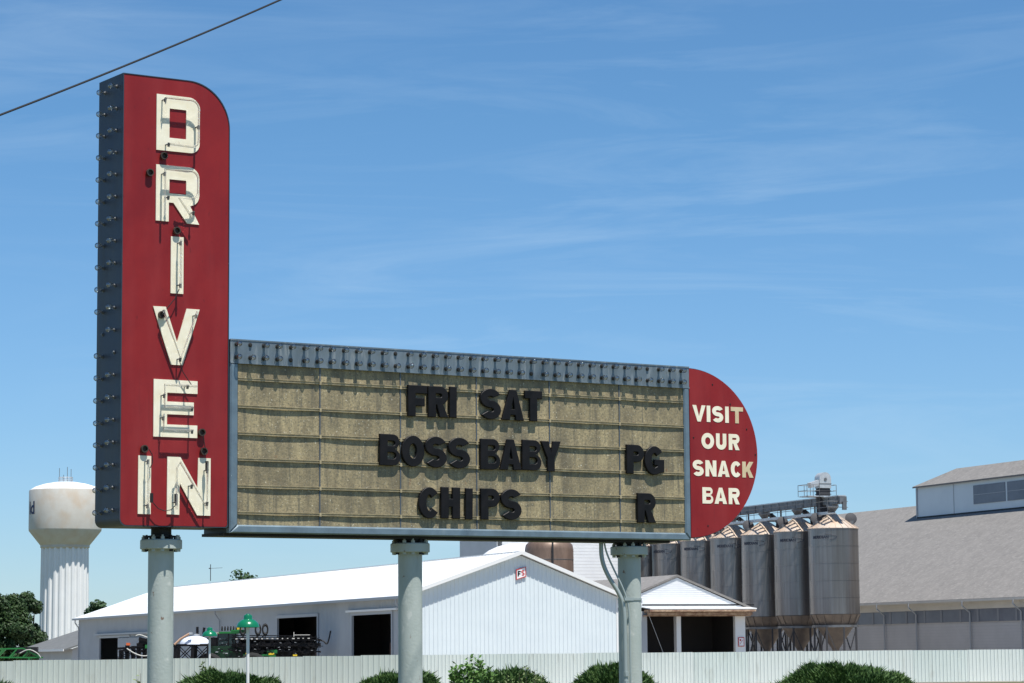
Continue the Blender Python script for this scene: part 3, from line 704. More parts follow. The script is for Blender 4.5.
gt = MB(); gt.box(-es-.14, -es-.002, -ov, BL+ov, zE-.20, zE-.03); gt.build('gutter', M['trim'], roof)
for yy in (.5, 43.5, 93.0):
    ds = MB(); ds.tube([(-es-.07,yy,zE-.18),(-es-.07,yy,zE-.45),(-.16,yy,zE-.95),(-.16,yy,.1)], .06, 8); ds.build('downspout', M['trim'], barn, True)
for cx_ in (0, BW-.03): MB().box(cx_-.05,cx_+.08,-.05,.08,0,BE-.3).build('corner_trim', M['trimwhite'], barn)
ant = MB(); 
for yy in (20.5,): ant.tube([(pk,yy,BR+.1),(pk,yy,BR+.75)], .035, 6)
ant.build('roof_spike', M['dark'], barn)
# small slanted sign on the gable
gs = empty('gable_sign', Vector((-5.992,175,0)) + Gv*6.95 - Lv*.06 + UP*7.12, 'small white slanted sign with red border and letters FS below the barn peak', 'sign', basis=FB)
q = lambda sx, sz, dx=.10: [(-sx-0, -sz-dx), (sx, -sz+dx), (sx, sz+dx), (-sx, sz-dx)]
MB().prism([q(.36,.34), q(.31,.29)], -.06, -.01).build('border', M['signred'], gs)
MB().prism([q(.31,.29)], -.045, -.012).build('plate', M['signwhite'], gs)
MB().prism(place(glyph('F', .23, .36, .09), -.25, -.21), -.055, -.046).build('letter', M['black'], gs)
MB().prism(place(glyph('S', .24, .36, .08), .01, -.16), -.055, -.046).build('letter', M['signred'], gs)

# wind vane mast behind the ridge (left)
mv = MB(); b0 = campt(210.5, 581, 232)
mv.tube([(0,0,0),(0,0,1.45)], .032, 6); mv.tube([(0,0,1.1),(1.0,.3,1.15)], .018, 6); mv.tube([(0,0,1.1),(-.15,0,1.1)], .05, 6)
o = mv.build('roof_antenna', M['dark']); o.location = b0
tag(o, 'small thin antenna on the white barn roof ridge, left part', 'antenna')

# --- low grey-roofed shed behind the barn's far end
sh = empty('shed', (-47.68, 285, 0), 'low grey shingled shed behind the far left corner of the long barn', 'shed', basis=FB)
sl_ = 23.3
MB().box(.5, 12.4, .3, sl_*.72, 0, 2.75).build('wall', M['shadegrey'], sh)
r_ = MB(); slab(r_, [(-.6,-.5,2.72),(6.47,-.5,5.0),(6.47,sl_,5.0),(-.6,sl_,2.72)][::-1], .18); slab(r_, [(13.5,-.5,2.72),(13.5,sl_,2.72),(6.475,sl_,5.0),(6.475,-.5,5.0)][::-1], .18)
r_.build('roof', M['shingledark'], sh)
MB().prism([[(.5,2.75),(12.4,2.75),(6.47,4.7)]], .3, .5).build('gable_wall', M['shadegrey'], sh)
MB().box(-.68,-.602,-.5,sl_,2.5,2.74).build('fascia', M['trimwhite'], sh)

# --- white gabled shed with open bays (right of third pole)
g0 = Vector((11.65,190,0)) - Gv*5.375
ws = empty('gabled_shed', g0, 'white gabled open-front shed with grey shingle roof and long wooden canopy', 'shed', basis=FB)
WH = 10.75; WE, WR = 5.02, 7.10
MB().prism([[(0,4.95),(WH,4.95),(WH/2,WR)]], 0, .15).build('gable_wall', M['white'], ws)
sd = MB()
for k in range(14):
    z = 5.0+k*.15; hw = (WR-z)/(WR-4.95)*WH/2
    if hw > .1: sd.box(WH/2-hw, WH/2+hw, -.012, -.001, z, z+.012)
sd.build('siding_laps', M['trimwhite'], ws)
MB().box(0,.12,.15,24,0,WE).box(WH-.12,WH,.15,24,0,WE).box(.12,WH-.12,23.9,24,0,WE).build('wall', M['trimwhite'], ws)
MB().box(9.945, WH-.002, -.02, .30, 0, 4.70).build('post', M['trimwhite'], ws)
MB().box(5.27, 5.62, .0, .45, 0, 4.70).build('post', M['trimwhite'], ws)
MB().box(2.35, 2.95, -.02, .10, 0, 4.70).build('post', M['shadegrey'], ws)
MB().box(.0, 2.35, .0, .12, 0, 4.70).build('wall_panel', M['trimwhite'], ws)
MB().box(.13, WH-.13, 5, 5.1, 0, 4.9).box(.13, WH-.13, .26, 5, 4.72, 4.80).box(.13,.16,.16,5,0,4.7).box(WH-.16,WH-.13,.32,5,0,4.7).build('shade_lining', M['interior'], ws)  # dark lining added so the open bays read as deep shade
MB().box(2.36, 9.94, .14, .24, 4.42, 4.70).build('lintel', M['dark'], ws)
r_ = MB(); ts = (WR-WE)/(WH/2)
slab(r_, [(-.5,-.10,WE-.5*ts+.18),(WH/2,-.10,WR+.20),(WH/2,24.3,WR+.20),(-.5,24.3,WE-.5*ts+.18)][::-1], .16)
slab(r_, [(WH+.5,-.10,WE-.5*ts+.18),(WH+.5,24.3,WE-.5*ts+.18),(WH/2+.002,24.3,WR+.20),(WH/2+.002,-.10,WR+.20)][::-1], .16)
r_.build('roof', M['shingle'], ws)
cn = MB(); cn.add([(2.6,-.03,5.00),(11.05,-.03,5.00),(11.05,-1.3,4.90),(2.6,-1.3,4.90),(2.6,-.03,4.94),(11.05,-.03,4.94),(11.05,-1.3,4.82),(2.6,-1.3,4.82)],
   [(0,1,2,3),(7,6,5,4),(0,4,5,1),(1,5,6,2),(2,6,7,3),(3,7,4,0)])
cn.build('canopy', M['trimwhite'], ws)
fb = MB(); 
for k in range(28): fb.box(2.7+k*.30, 2.78+k*.30, -1.18, -.05, 4.62, 4.81)
fb.box(2.6, 11.0, -1.28, -1.20, 4.66+0, 4.815); fb.box(2.6, 10.9, -.9, -.82, 4.42, 4.60); fb.box(2.62, 10.95, -.55, -.04, 4.34, 4.42); fb.build('canopy_rafters', M['wood'], ws)
MB().box(2.6,11.5,-.02,-.002,5.10,5.20).build('canopy_flashing', M['dark'], ws)
MB().tube([(2.75,-.6,4.6),(5.1,.4,0)], .018, 6).build('guy_rod', M['trim'], ws)
dp = MB(); dp.tube([(2.5,-.10,5.3),(2.5,-.10,5.45),(2.25,-.12,5.5),(2.0,-.12,5.45),(2.0,-.12,5.3)], .07, 8); dp.build('vent_pipe', M['galvlight'], ws, True)
ps = MB(); ps.prism([[(10.15,2.20),(10.62,2.20),(10.62,2.85),(10.15,2.85)],[(10.20,2.25),(10.57,2.25),(10.57,2.80),(10.20,2.80)]], -.06,-.025)
ps2 = empty('post_sign', g0 + Gv*10.385 - Lv*.05 + UP*2.5, 'small white notice with thin red border on the white shed corner post', 'sign', basis=FB)
MB().prism([[(-.24,-.33),(.24,-.33),(.24,.33),(-.24,.33)],[(-.19,-.28),(.19,-.28),(.19,.28),(-.19,.28)]], -.03, -.005).build('border', M['signred'], ps2)
MB().box(-.19,.19,-.02,-.005,-.28,.28).build('plate', M['signwhite'], ps2)
m_ = MB(); m_.bar((-.12,-.024,-.18),(.12,-.024,.15),.05,.012); m_.box(-.13,-.02,-.028,-.0205,.06,.20); m_.build('mark', M['signred'], ps2)

# --- tall white building behind, dome tank and brown tank
wb_ = empty('white_building', (-1.09, 250, 0), 'tall plain white horizontally sided building mostly hidden behind the letter board', 'building', basis=FB)
MB().box(0, 13.6, 0, 9.5, 0, 14.4).build('wall', M['white'], wb_)
sd = MB()
for k in range(44): sd.box(0, 13.6, -.006, -.001, .6+k*.31, .6+k*.31+.02)
sd.build('siding_laps', M['soffit'], wb_)
r_ = MB(); slab(r_, [(-.3,-.3,14.5),(6.8,-.3,15.4),(6.8,9.8,15.4),(-.3,9.8,14.5)][::-1], .15); slab(r_, [(13.9,-.3,14.5),(13.9,9.8,14.5),(6.805,9.8,15.4),(6.805,-.3,15.4)][::-1], .15)
r_.build('roof', M['white'], wb_)
ga = empty('side_shade_sheet', (-1.09-.4, 249.5, 0) , 'blue-grey sheet painting the shade on the left side of the tall white building', 'building', basis=FB)
MB().box(-.12, -.02, 0, 9.6, 0, 14.3).build('wall', M['shadegrey'], ga)  # thin added sheet, its grey is the shade of the white side wall
MB().box(-.3, 0.05, -.1, 9.8, 14.31, 14.5).build('parapet', M['trimwhite'], ga)
dt = empty('domed_tank', (.70, 243, 0), 'low white domed storage tank behind the barn ridge', 'tank')
t_ = MB(); t_.lathe([(3.5,0),(3.5,10.6)], 48); t_.build('shell', M['white'], dt, True)
t_ = MB(); t_.lathe([(3.65,10.6),(3.5,10.85),(3.0,11.2),(2.2,11.55),(1.2,11.8),(.05,11.9)], 48); t_.build('roof', M['white'], dt, True)
bt = empty('brown_tank', (3.12, 235, 0), 'brown cylindrical tank with rounded shoulders rising behind the barn roof', 'tank')
t_ = MB(); t_.lathe([(2.16,0),(2.16,10.9),(2.08,11.35),(1.75,11.65),(1.2,11.85),(.05,11.95)], 48); t_.build('shell', M['tankbrown'], bt, True)
t_ = MB()
for z in (2,4,6,8,10): t_.lathe([(2.165,z),(2.18,z),(2.18,z+.04),(2.165,z+.04)], 48, caps=False)
t_.build('band', M['gunmetal'], bt, True)
t_ = MB(); t_.tube([(.3,-2.26,0),(.3,-2.26,11.2),(.3,-1.7,12.0),(.3,-.6,12.2)], .07, 8); t_.build('pipe', M['dark'], bt, True)

# --- grain silos
def make_silo():
    r = 2.13
    s = empty('grain_silo', (0,0,0), 'x', 'silo', 'row of hopper-bottom grain silos')
    m_ = MB(); n = 64; pr = []
    for k in range(5):
        za = 4.90+k*1.454; zb = za+1.454
        pr += [(r, za+.01), (r, zb-.05), (r+.022, zb-.045), (r+.022, zb-.008), (r, zb-.002)]
    m_.lathe(pr, n, caps=False)
    for k in range(5):
        za = 4.91+k*1.454
        for j in range(6):
            a = 2*pi*(j+.5*(k % 2))/6+.2; 
            m_.bar(((r+.004)*cos(a),(r+.004)*sin(a),za),((r+.004)*cos(a),(r+.004)*sin(a),za+1.44),.02,.012)
    m_.build('body', M['silo'], s, True)
    m_ = MB(); m_.lathe([(r+.06,12.15),(r+.06,12.19),(.30,13.45),(.30,13.55),(.02,13.58)], n, caps=False); ro = m_.build('roof', M['siloroof'], s, True)
    m_ = MB()
    for j in range(24):
        a = 2*pi*j/24; m_.bar(((r+.05)*cos(a),(r+.05)*sin(a),12.22),(.32*cos(a),.32*sin(a),13.44),.045,.05)
    m_.build('roof_rib', M['siloroof'], ro)
    m_ = MB(); m_.lathe([(r+.03,4.88),(r-.02,4.84),(1.70,3.98),(1.55,3.85),(.36,2.05),(.30,1.9),(.30,1.5)], n, caps=False); 
    for j in range(16):
        a = 2*pi*(j+.5)/16; m_.bar(((r+.02)*cos(a),(r+.02)*sin(a),4.86),(1.76*cos(a),1.76*sin(a),3.95),.07,.05)
    m_.build('hopper', M['hopper'], s, True)
    m_ = MB(); m_.lathe([(1.78,3.80),(1.95,3.80),(1.95,4.0),(1.78,4.0)], 48, caps=False); m_.build('ring_beam', M['gunmetal'], s, True)
    for j in range(8):
        a = 2*pi*(j+.35)/8; MB().bar((1.93*cos(a),1.93*sin(a),0),(1.90*cos(a),1.90*sin(a),3.8),.15).build('leg', M['lid'], s)
    m_ = MB()
    for j in range(8):
        a = 2*pi*(j+.35)/8; b_ = 2*pi*(j+1.35)/8
        if j % 2: a, b_ = b_, a
        m_.bar((1.90*cos(a),1.90*sin(a),.2),(1.90*cos(b_),1.90*sin(b_),3.7),.07)
    m_.build('brace', M['lid'], s)
    # round inspection lids standing open on the roof
    for ang, k in ((radians(-160), 1), (radians(-12), 1)):
        m_ = MB(); cx, cy = 1.55*cos(ang), 1.55*sin(ang)
        m_.lathe([(.02,-.04),(.46,-.03),(.52,0),(.46,.03),(.02,.04)], 20, (0,0,0), 'Y', caps=False)
        o = m_.build('roof_lid', M['lid'], s, True); o.location = (cx, cy, 13.05); o.rotation_euler = (radians(-18), 0, radians(10))
        m_ = MB(); m_.lathe([(.30,12.5),(.30,12.85)], 16, (cx, cy+.1, 0)); m_.build('lid_collar', M['gunmetal'], s, True)
    # maker's mark
    pts = []
    t = bpy.data.curves.new('maker_mark', 'FONT'); t.body = 'MERIDIAN'; t.size = .34; t.align_x = 'CENTER'; t.offset = .012
    to = bpy.data.objects.new('maker_mark', t); dg = bpy.context.evaluated_depsgraph_get(); C.objects.link(to); dg.update()
    me = bpy.data.meshes.new_from_object(to.evaluated_get(bpy.context.evaluated_depsgraph_get())); C.objects.unlink(to); bpy.data.objects.remove(to)
    ac = radians(-128)
    for v in me.vertices:
        a = ac + v.co.x/(r+.0); z = 11.30+v.co.y; v.co = Vector(((r+.03)*cos(a), (r+.03)*sin(a), z))
    me.materials.append(M['logo']); o = bpy.data.objects.new('maker_mark', me); C.objects.link(o); o.parent = s
    m_ = MB(); pp = []
    for i in range(41):
        th = radians(-62+150*i/40); a = ac+.18 + .50*cos(th); pp.append(((r+.03)*cos(a), (r+.03)*sin(a), 11.42+.24*sin(th)))
    m_.tube(pp, .022, 5); m_.build('swoosh', M['logo'], o)
    return s
silo0 = make_silo()
nm = ['nearest grain silo, at the right end of the row, its full width in view',
      'second grain silo from the right end of the row, left of the nearest one',
      'third grain silo from the right end of the row, right of the shed canopy tip',
      'fourth grain silo from the right, partly behind the round red snack bar panel',
      'fifth grain silo from the right, rising behind the white shed roof',
      'sixth grain silo from the right, just right of the third sign pole',
      'farthest grain silo, a thin dark strip mostly hidden by the third sign pole']
SP = Vector((27.32, 227, 0))
for i in range(7):
    s = silo0 if i == 0 else ccopy(silo0)
    s.location = SP + Lv*6.25*i; s.rotation_euler = (0, 0, 0 if i == 0 else .10*((i*3) % 5-2))
    tag(s, nm[i], 'silo', 'row of hopper-bottom grain silos')

# conveyor gallery over the silos
cv = empty('conveyor', SP, 'long elevated grain conveyor with catwalk and railings running over the silo tops', 'conveyor', basis=FB)
MB().box(-.30,.30,-1.6,42,14.25,14.88).build('trough', M['gunmetal'], cv)
MB().box(-.36,.36,-1.7,42,14.88,14.97).build('cover', M['galvlight'], cv)
m_ = MB()
for k in range(30): m_.box(-.34,-.30, -1.4+k*1.5, -1.3+k*1.5, 14.22, 14.87)
m_.build('stiffener', M['gunmetal'], cv)
cw = MB().box(-1.40,-1.34,-1.6,42,13.34,13.56).box(-.66,-.60,-1.6,42,13.36,13.52)
for k in range(72): cw.box(-1.34,-.66,-1.5+k*.6,-1.5+k*.6+.22,13.42,13.46)
cw.build('catwalk', M['galvlight'], cv)
m_ = MB()
for z in (13.95,14.45): m_.tube([(-1.36,-1.6,z),(-1.36,42,z)], .028, 6)
for k in range(30): m_.tube([(-1.36,-1.6+k*1.5,13.45),(-1.36,-1.6+k*1.5,14.45)], .025, 6)
for z in (13.95,14.45): m_.tube([(-1.36,-1.6,z),(.6,-1.6,z)], .028, 6)
m_.build('railing', M['gunmetal'], cv)
for i in range(7):
    y = 6.25*i
    m_ = MB(); m_.lathe([(.6,14.25),(.6,14.05),(.20,13.6),(.20,13.45)], 4, (0,y+.0,0)); m_.build('drop_hopper', M['gunmetal'], cv)
    m_ = MB(); m_.bar((.1,y+3.3,14.25),(.1,y+3.3,11.0),.12); m_.bar((.1,y+3.3,13.3),(-1.3,y+3.3,13.3),.12)
    m_.build('support', M['gunmetal'], cv)
for i in range(1, 7):
    y = 6.25*i
    m_ = MB(); m_.bar((.1,y-.9,14.0),(2.3,y-1.25,12.2),.62,.30); m_.build('chute', M['dark'], cv)
m_ = MB(); m_.box(-.33,.33,-1.9,-1.72,14.2,14.86); m_.box(-.15,.2,-2.1,-1.9,13.7,14.4); m_.build('drive_end', M['gunmetal'], cv)
# elevator
el = empty('grain_elevator', SP+Lv*1.6, 'bucket elevator with rounded white head standing above the nearest silo', 'elevator', basis=FB)
m_ = MB(); m_.prism([[(-.56,15.75),(.56,15.75)]+arc(0,16.55,.56,.56,0,180,14)], -.45,.45); m_.build('head', M['galvlight'], el)
m_ = MB(); m_.box(-.585,.585,-.47,.47,16.08,16.15); m_.lathe([(.14,-.5),(.14,-.42)], 12, (0,0,16.5), 'Y'); m_.build('head_band', M['gunmetal'], el)
m_ = MB(); m_.bar((-.45,-.1,16.25),(-1.45,-.25,15.95),.50,.45); m_.build('head_motor', M['galvlight'], el)
m_ = MB(); m_.box(-.50,.50,-.36,.36,12.9,15.74)
for z in (15.2,15.5): m_.box(-.58,.58,-.40,.40,z,z+.06)
m_.build('leg_casing', M['lid'], el)
m_ = MB(); m_.box(-1.9,.8,-.8,.8,14.98,15.06); m_.build('platform', M['galvlight'], el)
m_ = MB()
for (a, b_) in (((-2.0,-.8),(-2.0,.8)),((-2.0,-.8),(-.8,-.8)),((.55,-.8),(.85,-.8)),((.85,-.8),(.85,.8)),((-2.0,.8),(.85,.8))):
    for z in (15.5,16.0): m_.tube([(a[0],a[1],z),(b_[0],b_[1],z)], .025, 6)
for x in (-2.0,-1.4,-.8,.85):
    for y in (-.8,.8): m_.tube([(x,y,15.0),(x,y,16.0)], .028, 6)
m_.build('railing', M['gunmetal'], el)

# --- big shingle-roofed building on the right
rbx = empty('storage_building', (38.38, 240, 0), 'huge grey shingle-roofed storage building with raised roof monitor at the right edge', 'building', basis=FB)
y0, y1 = -36.0, 50.2; RE, RT, RWh = 6.30, 16.86, 18.0
MB().box(.9, 2*RWh-.9, y0+.5, y1-.5, 0, 6.2).build('wall', M['concrete'], rbx)
m_ = MB()
for k in range(15): m_.box(.868, .899, y0+.5, y1-.5, .35+k*.27, .365+k*.27)
m_.build('siding_laps', M['trim'], rbx)
gw = MB(); gw.prism([[(.9,6.2),(2*RWh-.9,6.2),(RWh,RT-.7)]], y0+.5, y1-.5); gw.build('gable_wall', M['concrete'], rbx)
r_ = MB(); slab(r_, [(0,y0,RE),(RWh,y0,RT),(RWh,y1,RT),(0,y1,RE)][::-1], .22); slab(r_, [(2*RWh,y0,RE),(2*RWh,y1,RE),(RWh+.002,y1,RT),(RWh+.002,y0,RT)][::-1], .22)
r_.build('roof', M['shingle'], rbx)
# shingle courses
MB().box(-.04,-.002,y0,y1,RE-.24,RE-.03).build('fascia', M['soffit'], rbx)
MB().box(.80,.867,y0+.5,y1-.5,5.42,6.12).build('frieze_board', M['soffit'], rbx)
for k, ya in enumerate([-36+i*6.15 for i in range(14)]):
    wn = MB(); wn.box(.80,.866,ya+.02,ya+6.13,4.28,5.40); wo = wn.build('window_panel', M['window'], rbx)
    for yy in (.12, 3.0): MB().box(.77,.799,ya+yy,ya+yy+.3,4.26,5.41).build('mullion', M['mullion'], wo)
for ya in (-26,-12.0, -3.8, 5.4, 11.2, 24, 36):
    ds = MB(); ds.tube([(-.08,ya,RE-.25),(-.08,ya,RE-.6),(.70,ya,RE-1.2),(.70,ya,.1)], .075, 8); ds.build('downspout', M['trim'], rbx, True)
# monitor
MB().box(15.4,20.6,-35.5,29.2,15.0,18.62).build('monitor_wall', M['siding'], rbx)
r_ = MB(); slab(r_, [(15.1,-35.9,18.55),(18,-35.9,20.25),(18,25.6,20.25),(15.1,29.5,18.55)][::-1], .16); slab(r_, [(21.1,-35.9,18.55),(21.1,29.5,18.55),(18.002,25.6,20.25),(18.002,-35.9,20.25)][::-1], .16)
slab(r_, [(15.1,29.504,18.55),(18,25.606,20.25),(21.1,29.504,18.55)][::-1]+[], .16) if False else r_.add([(15.1,29.504,18.55),(18,25.606,20.25),(21.1,29.504,18.55)],[(0,1,2)])
r_.build('monitor_roof', M['shingle'], rbx)
m_ = MB(); m_.prism([[(15.4,18.55),(20.6,18.55),(18,20.1)]], 25.0,25.2); m_.build('monitor_gable', M['siding'], rbx)
MB().box(15.30,15.399,-35.4,29.1,15.28,15.42).build('flashing', M['dark'], rbx)
for ya, yb in ((12.6,18.3),(5.4,12.2),(-3,4.2),(-12,-4)):
    wn = MB(); wn.box(15.33,15.398,ya,yb,16.15,18.0); wo = wn.build('monitor_window', M['window'], rbx)
    m_ = MB(); m_.box(15.31,15.329,ya,yb,17.05,17.10); m_.build('louvre', M['trim'], wo)
MB().box(15.36,15.399,22.0,22.06,15.4,18.4).box(15.32,15.399,29.0,29.24,15.3,18.4).build('monitor_trim', M['trim'], rbx)

# ------------------------------------------------------------------ WATER TOWER
wt = empty('water_tower', (-84.5, 500, 0), 'white fluted-column water tower with a wide rust-stained tank behind the red sign', 'water tower')
N = 24; m_ = MB(); vs = []; fs = []; prof = []
for k in range(N*6):
    t = (k % 6)/6; a = 2*pi*k/(N*6); d = [0, .0, .30, .36, .30, 0][k % 6] if True else 0
    prof.append((a, 4.45-d*.85))
for z, sc_ in ((0,1.04),(21.8,1.0),(22.4,1.0)):
    for a, r in prof: vs.append((r*sc_*cos(a), r*sc_*sin(a), z))
n = len(prof)
for j in range(2):
    for k in range(n): fs.append((j*n+k, j*n+(k+1) % n, (j+1)*n+(k+1) % n, (j+1)*n+k))
m_.add(vs, fs); m_.build('column', M['tower'], wt)
m_ = MB(); m_.lathe([(4.3,22.2),(4.6,22.5),(4.6,22.9),(6.75,25.6),(6.80,25.9),(6.80,33.1),(6.70,33.3)], 72, caps=False); tk = m_.build('tank', M['towertank'], wt, True)
m_ = MB(); m_.lathe([(6.72,33.28),(6.6,33.35),(5.6,33.95),(4,34.45),(2,34.8),(.05,34.9)], 72, caps=False); m_.build('tank_dome', M['tower'], tk, True)
m_ = MB(); m_.torus((0,0,35.7), 1.3, .05, 'Z'); m_.torus((0,0,35.2), 1.3, .04, 'Z')
for k in range(10): a = 2*pi*k/10; m_.tube([(1.3*cos(a),1.3*sin(a),34.6),(1.3*cos(a),1.3*sin(a),35.7)], .05, 5)
m_.build('railing', M['galvlight'], wt)
for x, h in ((-1.2,3.4),(.3,3.6),(1.0,3.2),(-.4,2.1)):
    MB().tube([(x,0,34.7),(x,0,34.7+h-.6)], .055, 5).build('antenna', M['gunmetal'], wt)
t = bpy.data.curves.new('tank_text', 'FONT'); t.body = 'ld'; t.size = 3.3; t.offset = .09
to = bpy.data.objects.new('tank_text', t); C.objects.link(to)
me = bpy.data.meshes.new_from_object(to.evaluated_get(bpy.context.evaluated_depsgraph_get())); bpy.data.objects.remove(to)
bm = bmesh.new(); bm.from_mesh(me); bmesh.ops.subdivide_edges(bm, edges=bm.edges, cuts=2); bm.to_mesh(me); bm.free()
for v in me.vertices:
    a = radians(-101) - radians(55) + 1.0*v.co.x/6.82; v.co = Vector((6.86*cos(a), 6.86*sin(a), 28.7+v.co.y))
me.materials.append(mat('navy_letter', (0.02,0.03,0.10), .5)); o = bpy.data.objects.new('tank_text', me); C.objects.link(o); o.parent = tk

# ------------------------------------------------------------------ FENCES
def fence(name, xa, xb, m, pitch, label, ha, hb, seed):
    R_ = random.Random(seed)
    e = empty(name, ((xa+xb)/2, 147, 0), label, 'fence'); cx = (xa+xb)/2
    n = int(round((xb-xa)/3.05)); w = (xb-xa)/n
    rails = MB()
    for k in range(n):
        u0 = xa-cx+k*w; u1 = u0+w; hh = ha+(hb-ha)*(k+.5)/n + R_.uniform(-.018,.018); dy = R_.uniform(-.012,.012); t = R_.uniform(-.006,.006)
        b = MB(); ribbed(b, u0+.004, u1-.004, .04+R_.uniform(0,.03), lambda u: hh+t*(u-u0), lambda u, o, z: (u, -o+dy+.012*sin(u*.9+seed)*(z/1.8), z), pitch, .34*pitch, .035 if pitch > .25 else .03)
        b.build('panel', m[k % len(m)] if R_.random() < .8 else m[0], e, fix=False)
        MB().box(u0-.05, u0+.05, .08, .18, 0, hh-.08).build('post', M['trim'], e)
    rails.box(xa-cx, xb-cx, .03, .08, .5, .6); rails.build('lower_rail', M['trim'], e)
    MB().box(xa-cx, xb-cx, .03, .08, 1.3, 1.4).build('upper_rail', M['trim'], e)
    return e
for nm_, c1, c2 in (('fence', (0.47,0.51,0.465), (0.43,0.47,0.43)), ('fence2', (0.64,0.70,0.66), (0.58,0.64,0.60))):
    M[nm_+'b'] = mat(nm_+'_sheet_b', c1, 0.55, 0, col2=c2, vscale=.5, stretch=(1,1,.3))
for nm_ in ('fence','fenceb','fence2','fence2b'):
    overlay(M[nm_], (0.30,0.29,0.23), 2.2, (1.2,1,.35), 0.56, 0.80, 0.45, 5)
fence('metal_fence', -34, -5.3, (M['fence'], M['fenceb']), .30, 'wide-ribbed grey-green metal fence from the left edge to the middle pole', 1.57, 1.75, 3)
fence('metal_fence', -5.28, 34, (M['fence2'], M['fence2b']), .20, 'finely ribbed pale metal fence from the middle pole to the right edge', 1.76, 1.79, 4)

# ------------------------------------------------------------------ LAMPS
def lamp():
    e = empty('garden_lamp', (0,0,0), 'x', 'lamp post', 'green-shaded garden lamps in front of the fence')
    m_ = MB(); m_.lathe([(.05,0),(.05,.05),(.036,.06),(.036,2.48)], 16); m_.build('post', M['trimwhite'], e, True)
    m_ = MB(); m_.lathe([(.250,2.415),(.262,2.42),(.258,2.45),(.225,2.52),(.165,2.575),(.105,2.60),(.100,2.615),(.098,2.67),(.085,2.695),(.05,2.705),(.045,2.72),(.001,2.728)], 32, caps=False)
    m_.lathe([(.250,2.414),(.20,2.50),(.10,2.56),(.001,2.565)], 32, caps=False)
    m_.build('lamp_shade', M['green'], e, True)
    m_ = MB(); m_.lathe([(.001,2.42),(.05,2.43),(.06,2.47),(.04,2.53),(.001,2.55)], 16, caps=False); m_.build('lamp_globe', M['poly'], e, True)
    return e
l0 = lamp(); l0.location = (-6.0, 60, -.05); tag(l0, 'nearer and larger green domed lamp on a white post, between the left and middle poles')
l1 = ccopy(l0); l1.location = (-10.29, 90, 0); tag(l1, 'farther and smaller green domed lamp on a white post, beside the left pole')

# ------------------------------------------------------------------ FARM MACHINES behind the fence
def wheel(parent, c, R, w, rimcol='yellow'):
    m_ = MB(); m_.torus(c, R-.18*R, .22*R, 'Y', 28, 8)
    o = m_.build('wheel', M['rubber'], parent, True)
    MB().lathe([(R*.62,-w*.3),(R*.62,w*.3)], 24, c, 'Y').build('rim', M[rimcol], o)
# self-propelled sprayer with its booms folded
sp = empty('crop_sprayer', (-19.6, 188, 0), 'green and black crop sprayer with cab and long folded booms parked by the barn wall', 'sprayer')
MB().box(-1.9,.8,-1.0,1.0,.9,2.50).build('chassis', mat('dark_machine_green', (.008,.035,.014), .5), sp)
MB().box(-1.25,.05,-.85,.85,2.45,3.36).build('cab', M['cabglass'], sp)
for x in (-1.26,-.50,.0):
    MB().box(x,x+.07,-.90,-.84,2.45,3.40).build('cab_pillar', M['black'], sp)
m_ = MB(); m_.box(-1.15,.62,-.95,.95,3.37,3.50); m_.box(-.3,.62,-.97,.97,3.50,3.62); m_.build('cab_roof', M['jgreen'], sp)
MB().box(-1.75,-1.18,-.9,.2,3.30,3.44).build('side_hood', M['tan'], sp)
MB().box(.12,.42,-.9,-.6,3.64,3.90).build('beacon', M['yellow'], sp)
m_ = MB(); m_.box(-2.0,-1.3,-.8,.8,2.3,3.1); m_.box(-2.75,-2.60,-.9,-.6,2.9,3.85); m_.bar((-2.3,-.7,3.0),(-2.2,-.7,3.8),.16); m_.box(-2.8,-1.9,-.9,.6,2.5,2.95); m_.build('engine_stack', M['black'], sp)
for k in range(6):
    m_ = MB(); m_.torus((-.95+k*.20,-.6,3.72), .13, .05, 'X', 14, 6); m_.build('roof_tyre', M['rubber'], sp, True)
for k in range(7):
    m_ = MB(); x = -1.7+k*.34; m_.box(x,x+.18,-1.03,-1.01,1.95+.1*(k % 3),2.02+.1*(k % 3)); m_.build('side_fitting', M['galvlight'] if k % 2 else M['jgreen'], sp)
for x in (-1.75,1.3):
    for y in (-1.5,1.5): wheel(sp, (x,y,1.0), 1.0, .5)
m_ = MB(); m_.sphere((2.0,0,2.15), 1.0, 20, 12, 1.2,.8,.6); m_.build('tank', M['black'], sp, True)
m_ = MB()
for y in (-1.35,-1.1,-.8):
    for z in (2.15,2.55,2.95):
        m_.bar((-.2,y,z),(6.0,y,z-.1),.09)
    for k in range(22):
        x = -.2+k*.28; z = 2.15 if k % 2 else 2.95; z2 = 2.95 if k % 2 else 2.15
        m_.bar((x,y,z-.02),(x+.28,y,z2-.02),.05)
m_.box(-.2,6.0,-1.34,-.82,2.40,2.66); m_.box(.3,5.6,-.78,-.70,1.2,2.9)
for z in (3.08,3.22): m_.bar((-.2,-1.3,z),(5.4,-1.3,z-.08),.07)
R2 = random.Random(5)
for k in range(190):
    x = R2.uniform(-1.9,5.9); z = R2.uniform(1.7,3.15); a_ = R2.uniform(-1.2,1.2); l_ = R2.uniform(.12,.45)
    m_.bar((x,-1.5+R2.uniform(-.1,.1),z),(x+l_*cos(a_),-1.5,z+l_*sin(a_)*.6),R2.uniform(.03,.07))
m_.build('boom', M['black'], sp)
m_ = MB()
for k in range(22):
    x = R2.uniform(-1.8,5.8); z = R2.uniform(1.75,3.0); l_ = R2.uniform(.05,.16); m_.bar((x,-1.62,z),(x+l_,-1.62,z+R2.uniform(-.03,.03)),.025)
m_.build('fittings', M['trim'], sp)
m_ = MB()
for k in range(15):
    x = .1+k*.36; m_.box(x, x+random.uniform(.08,.24), -1.66,-1.60, 2.95+random.uniform(-.02,.02), 3.01)
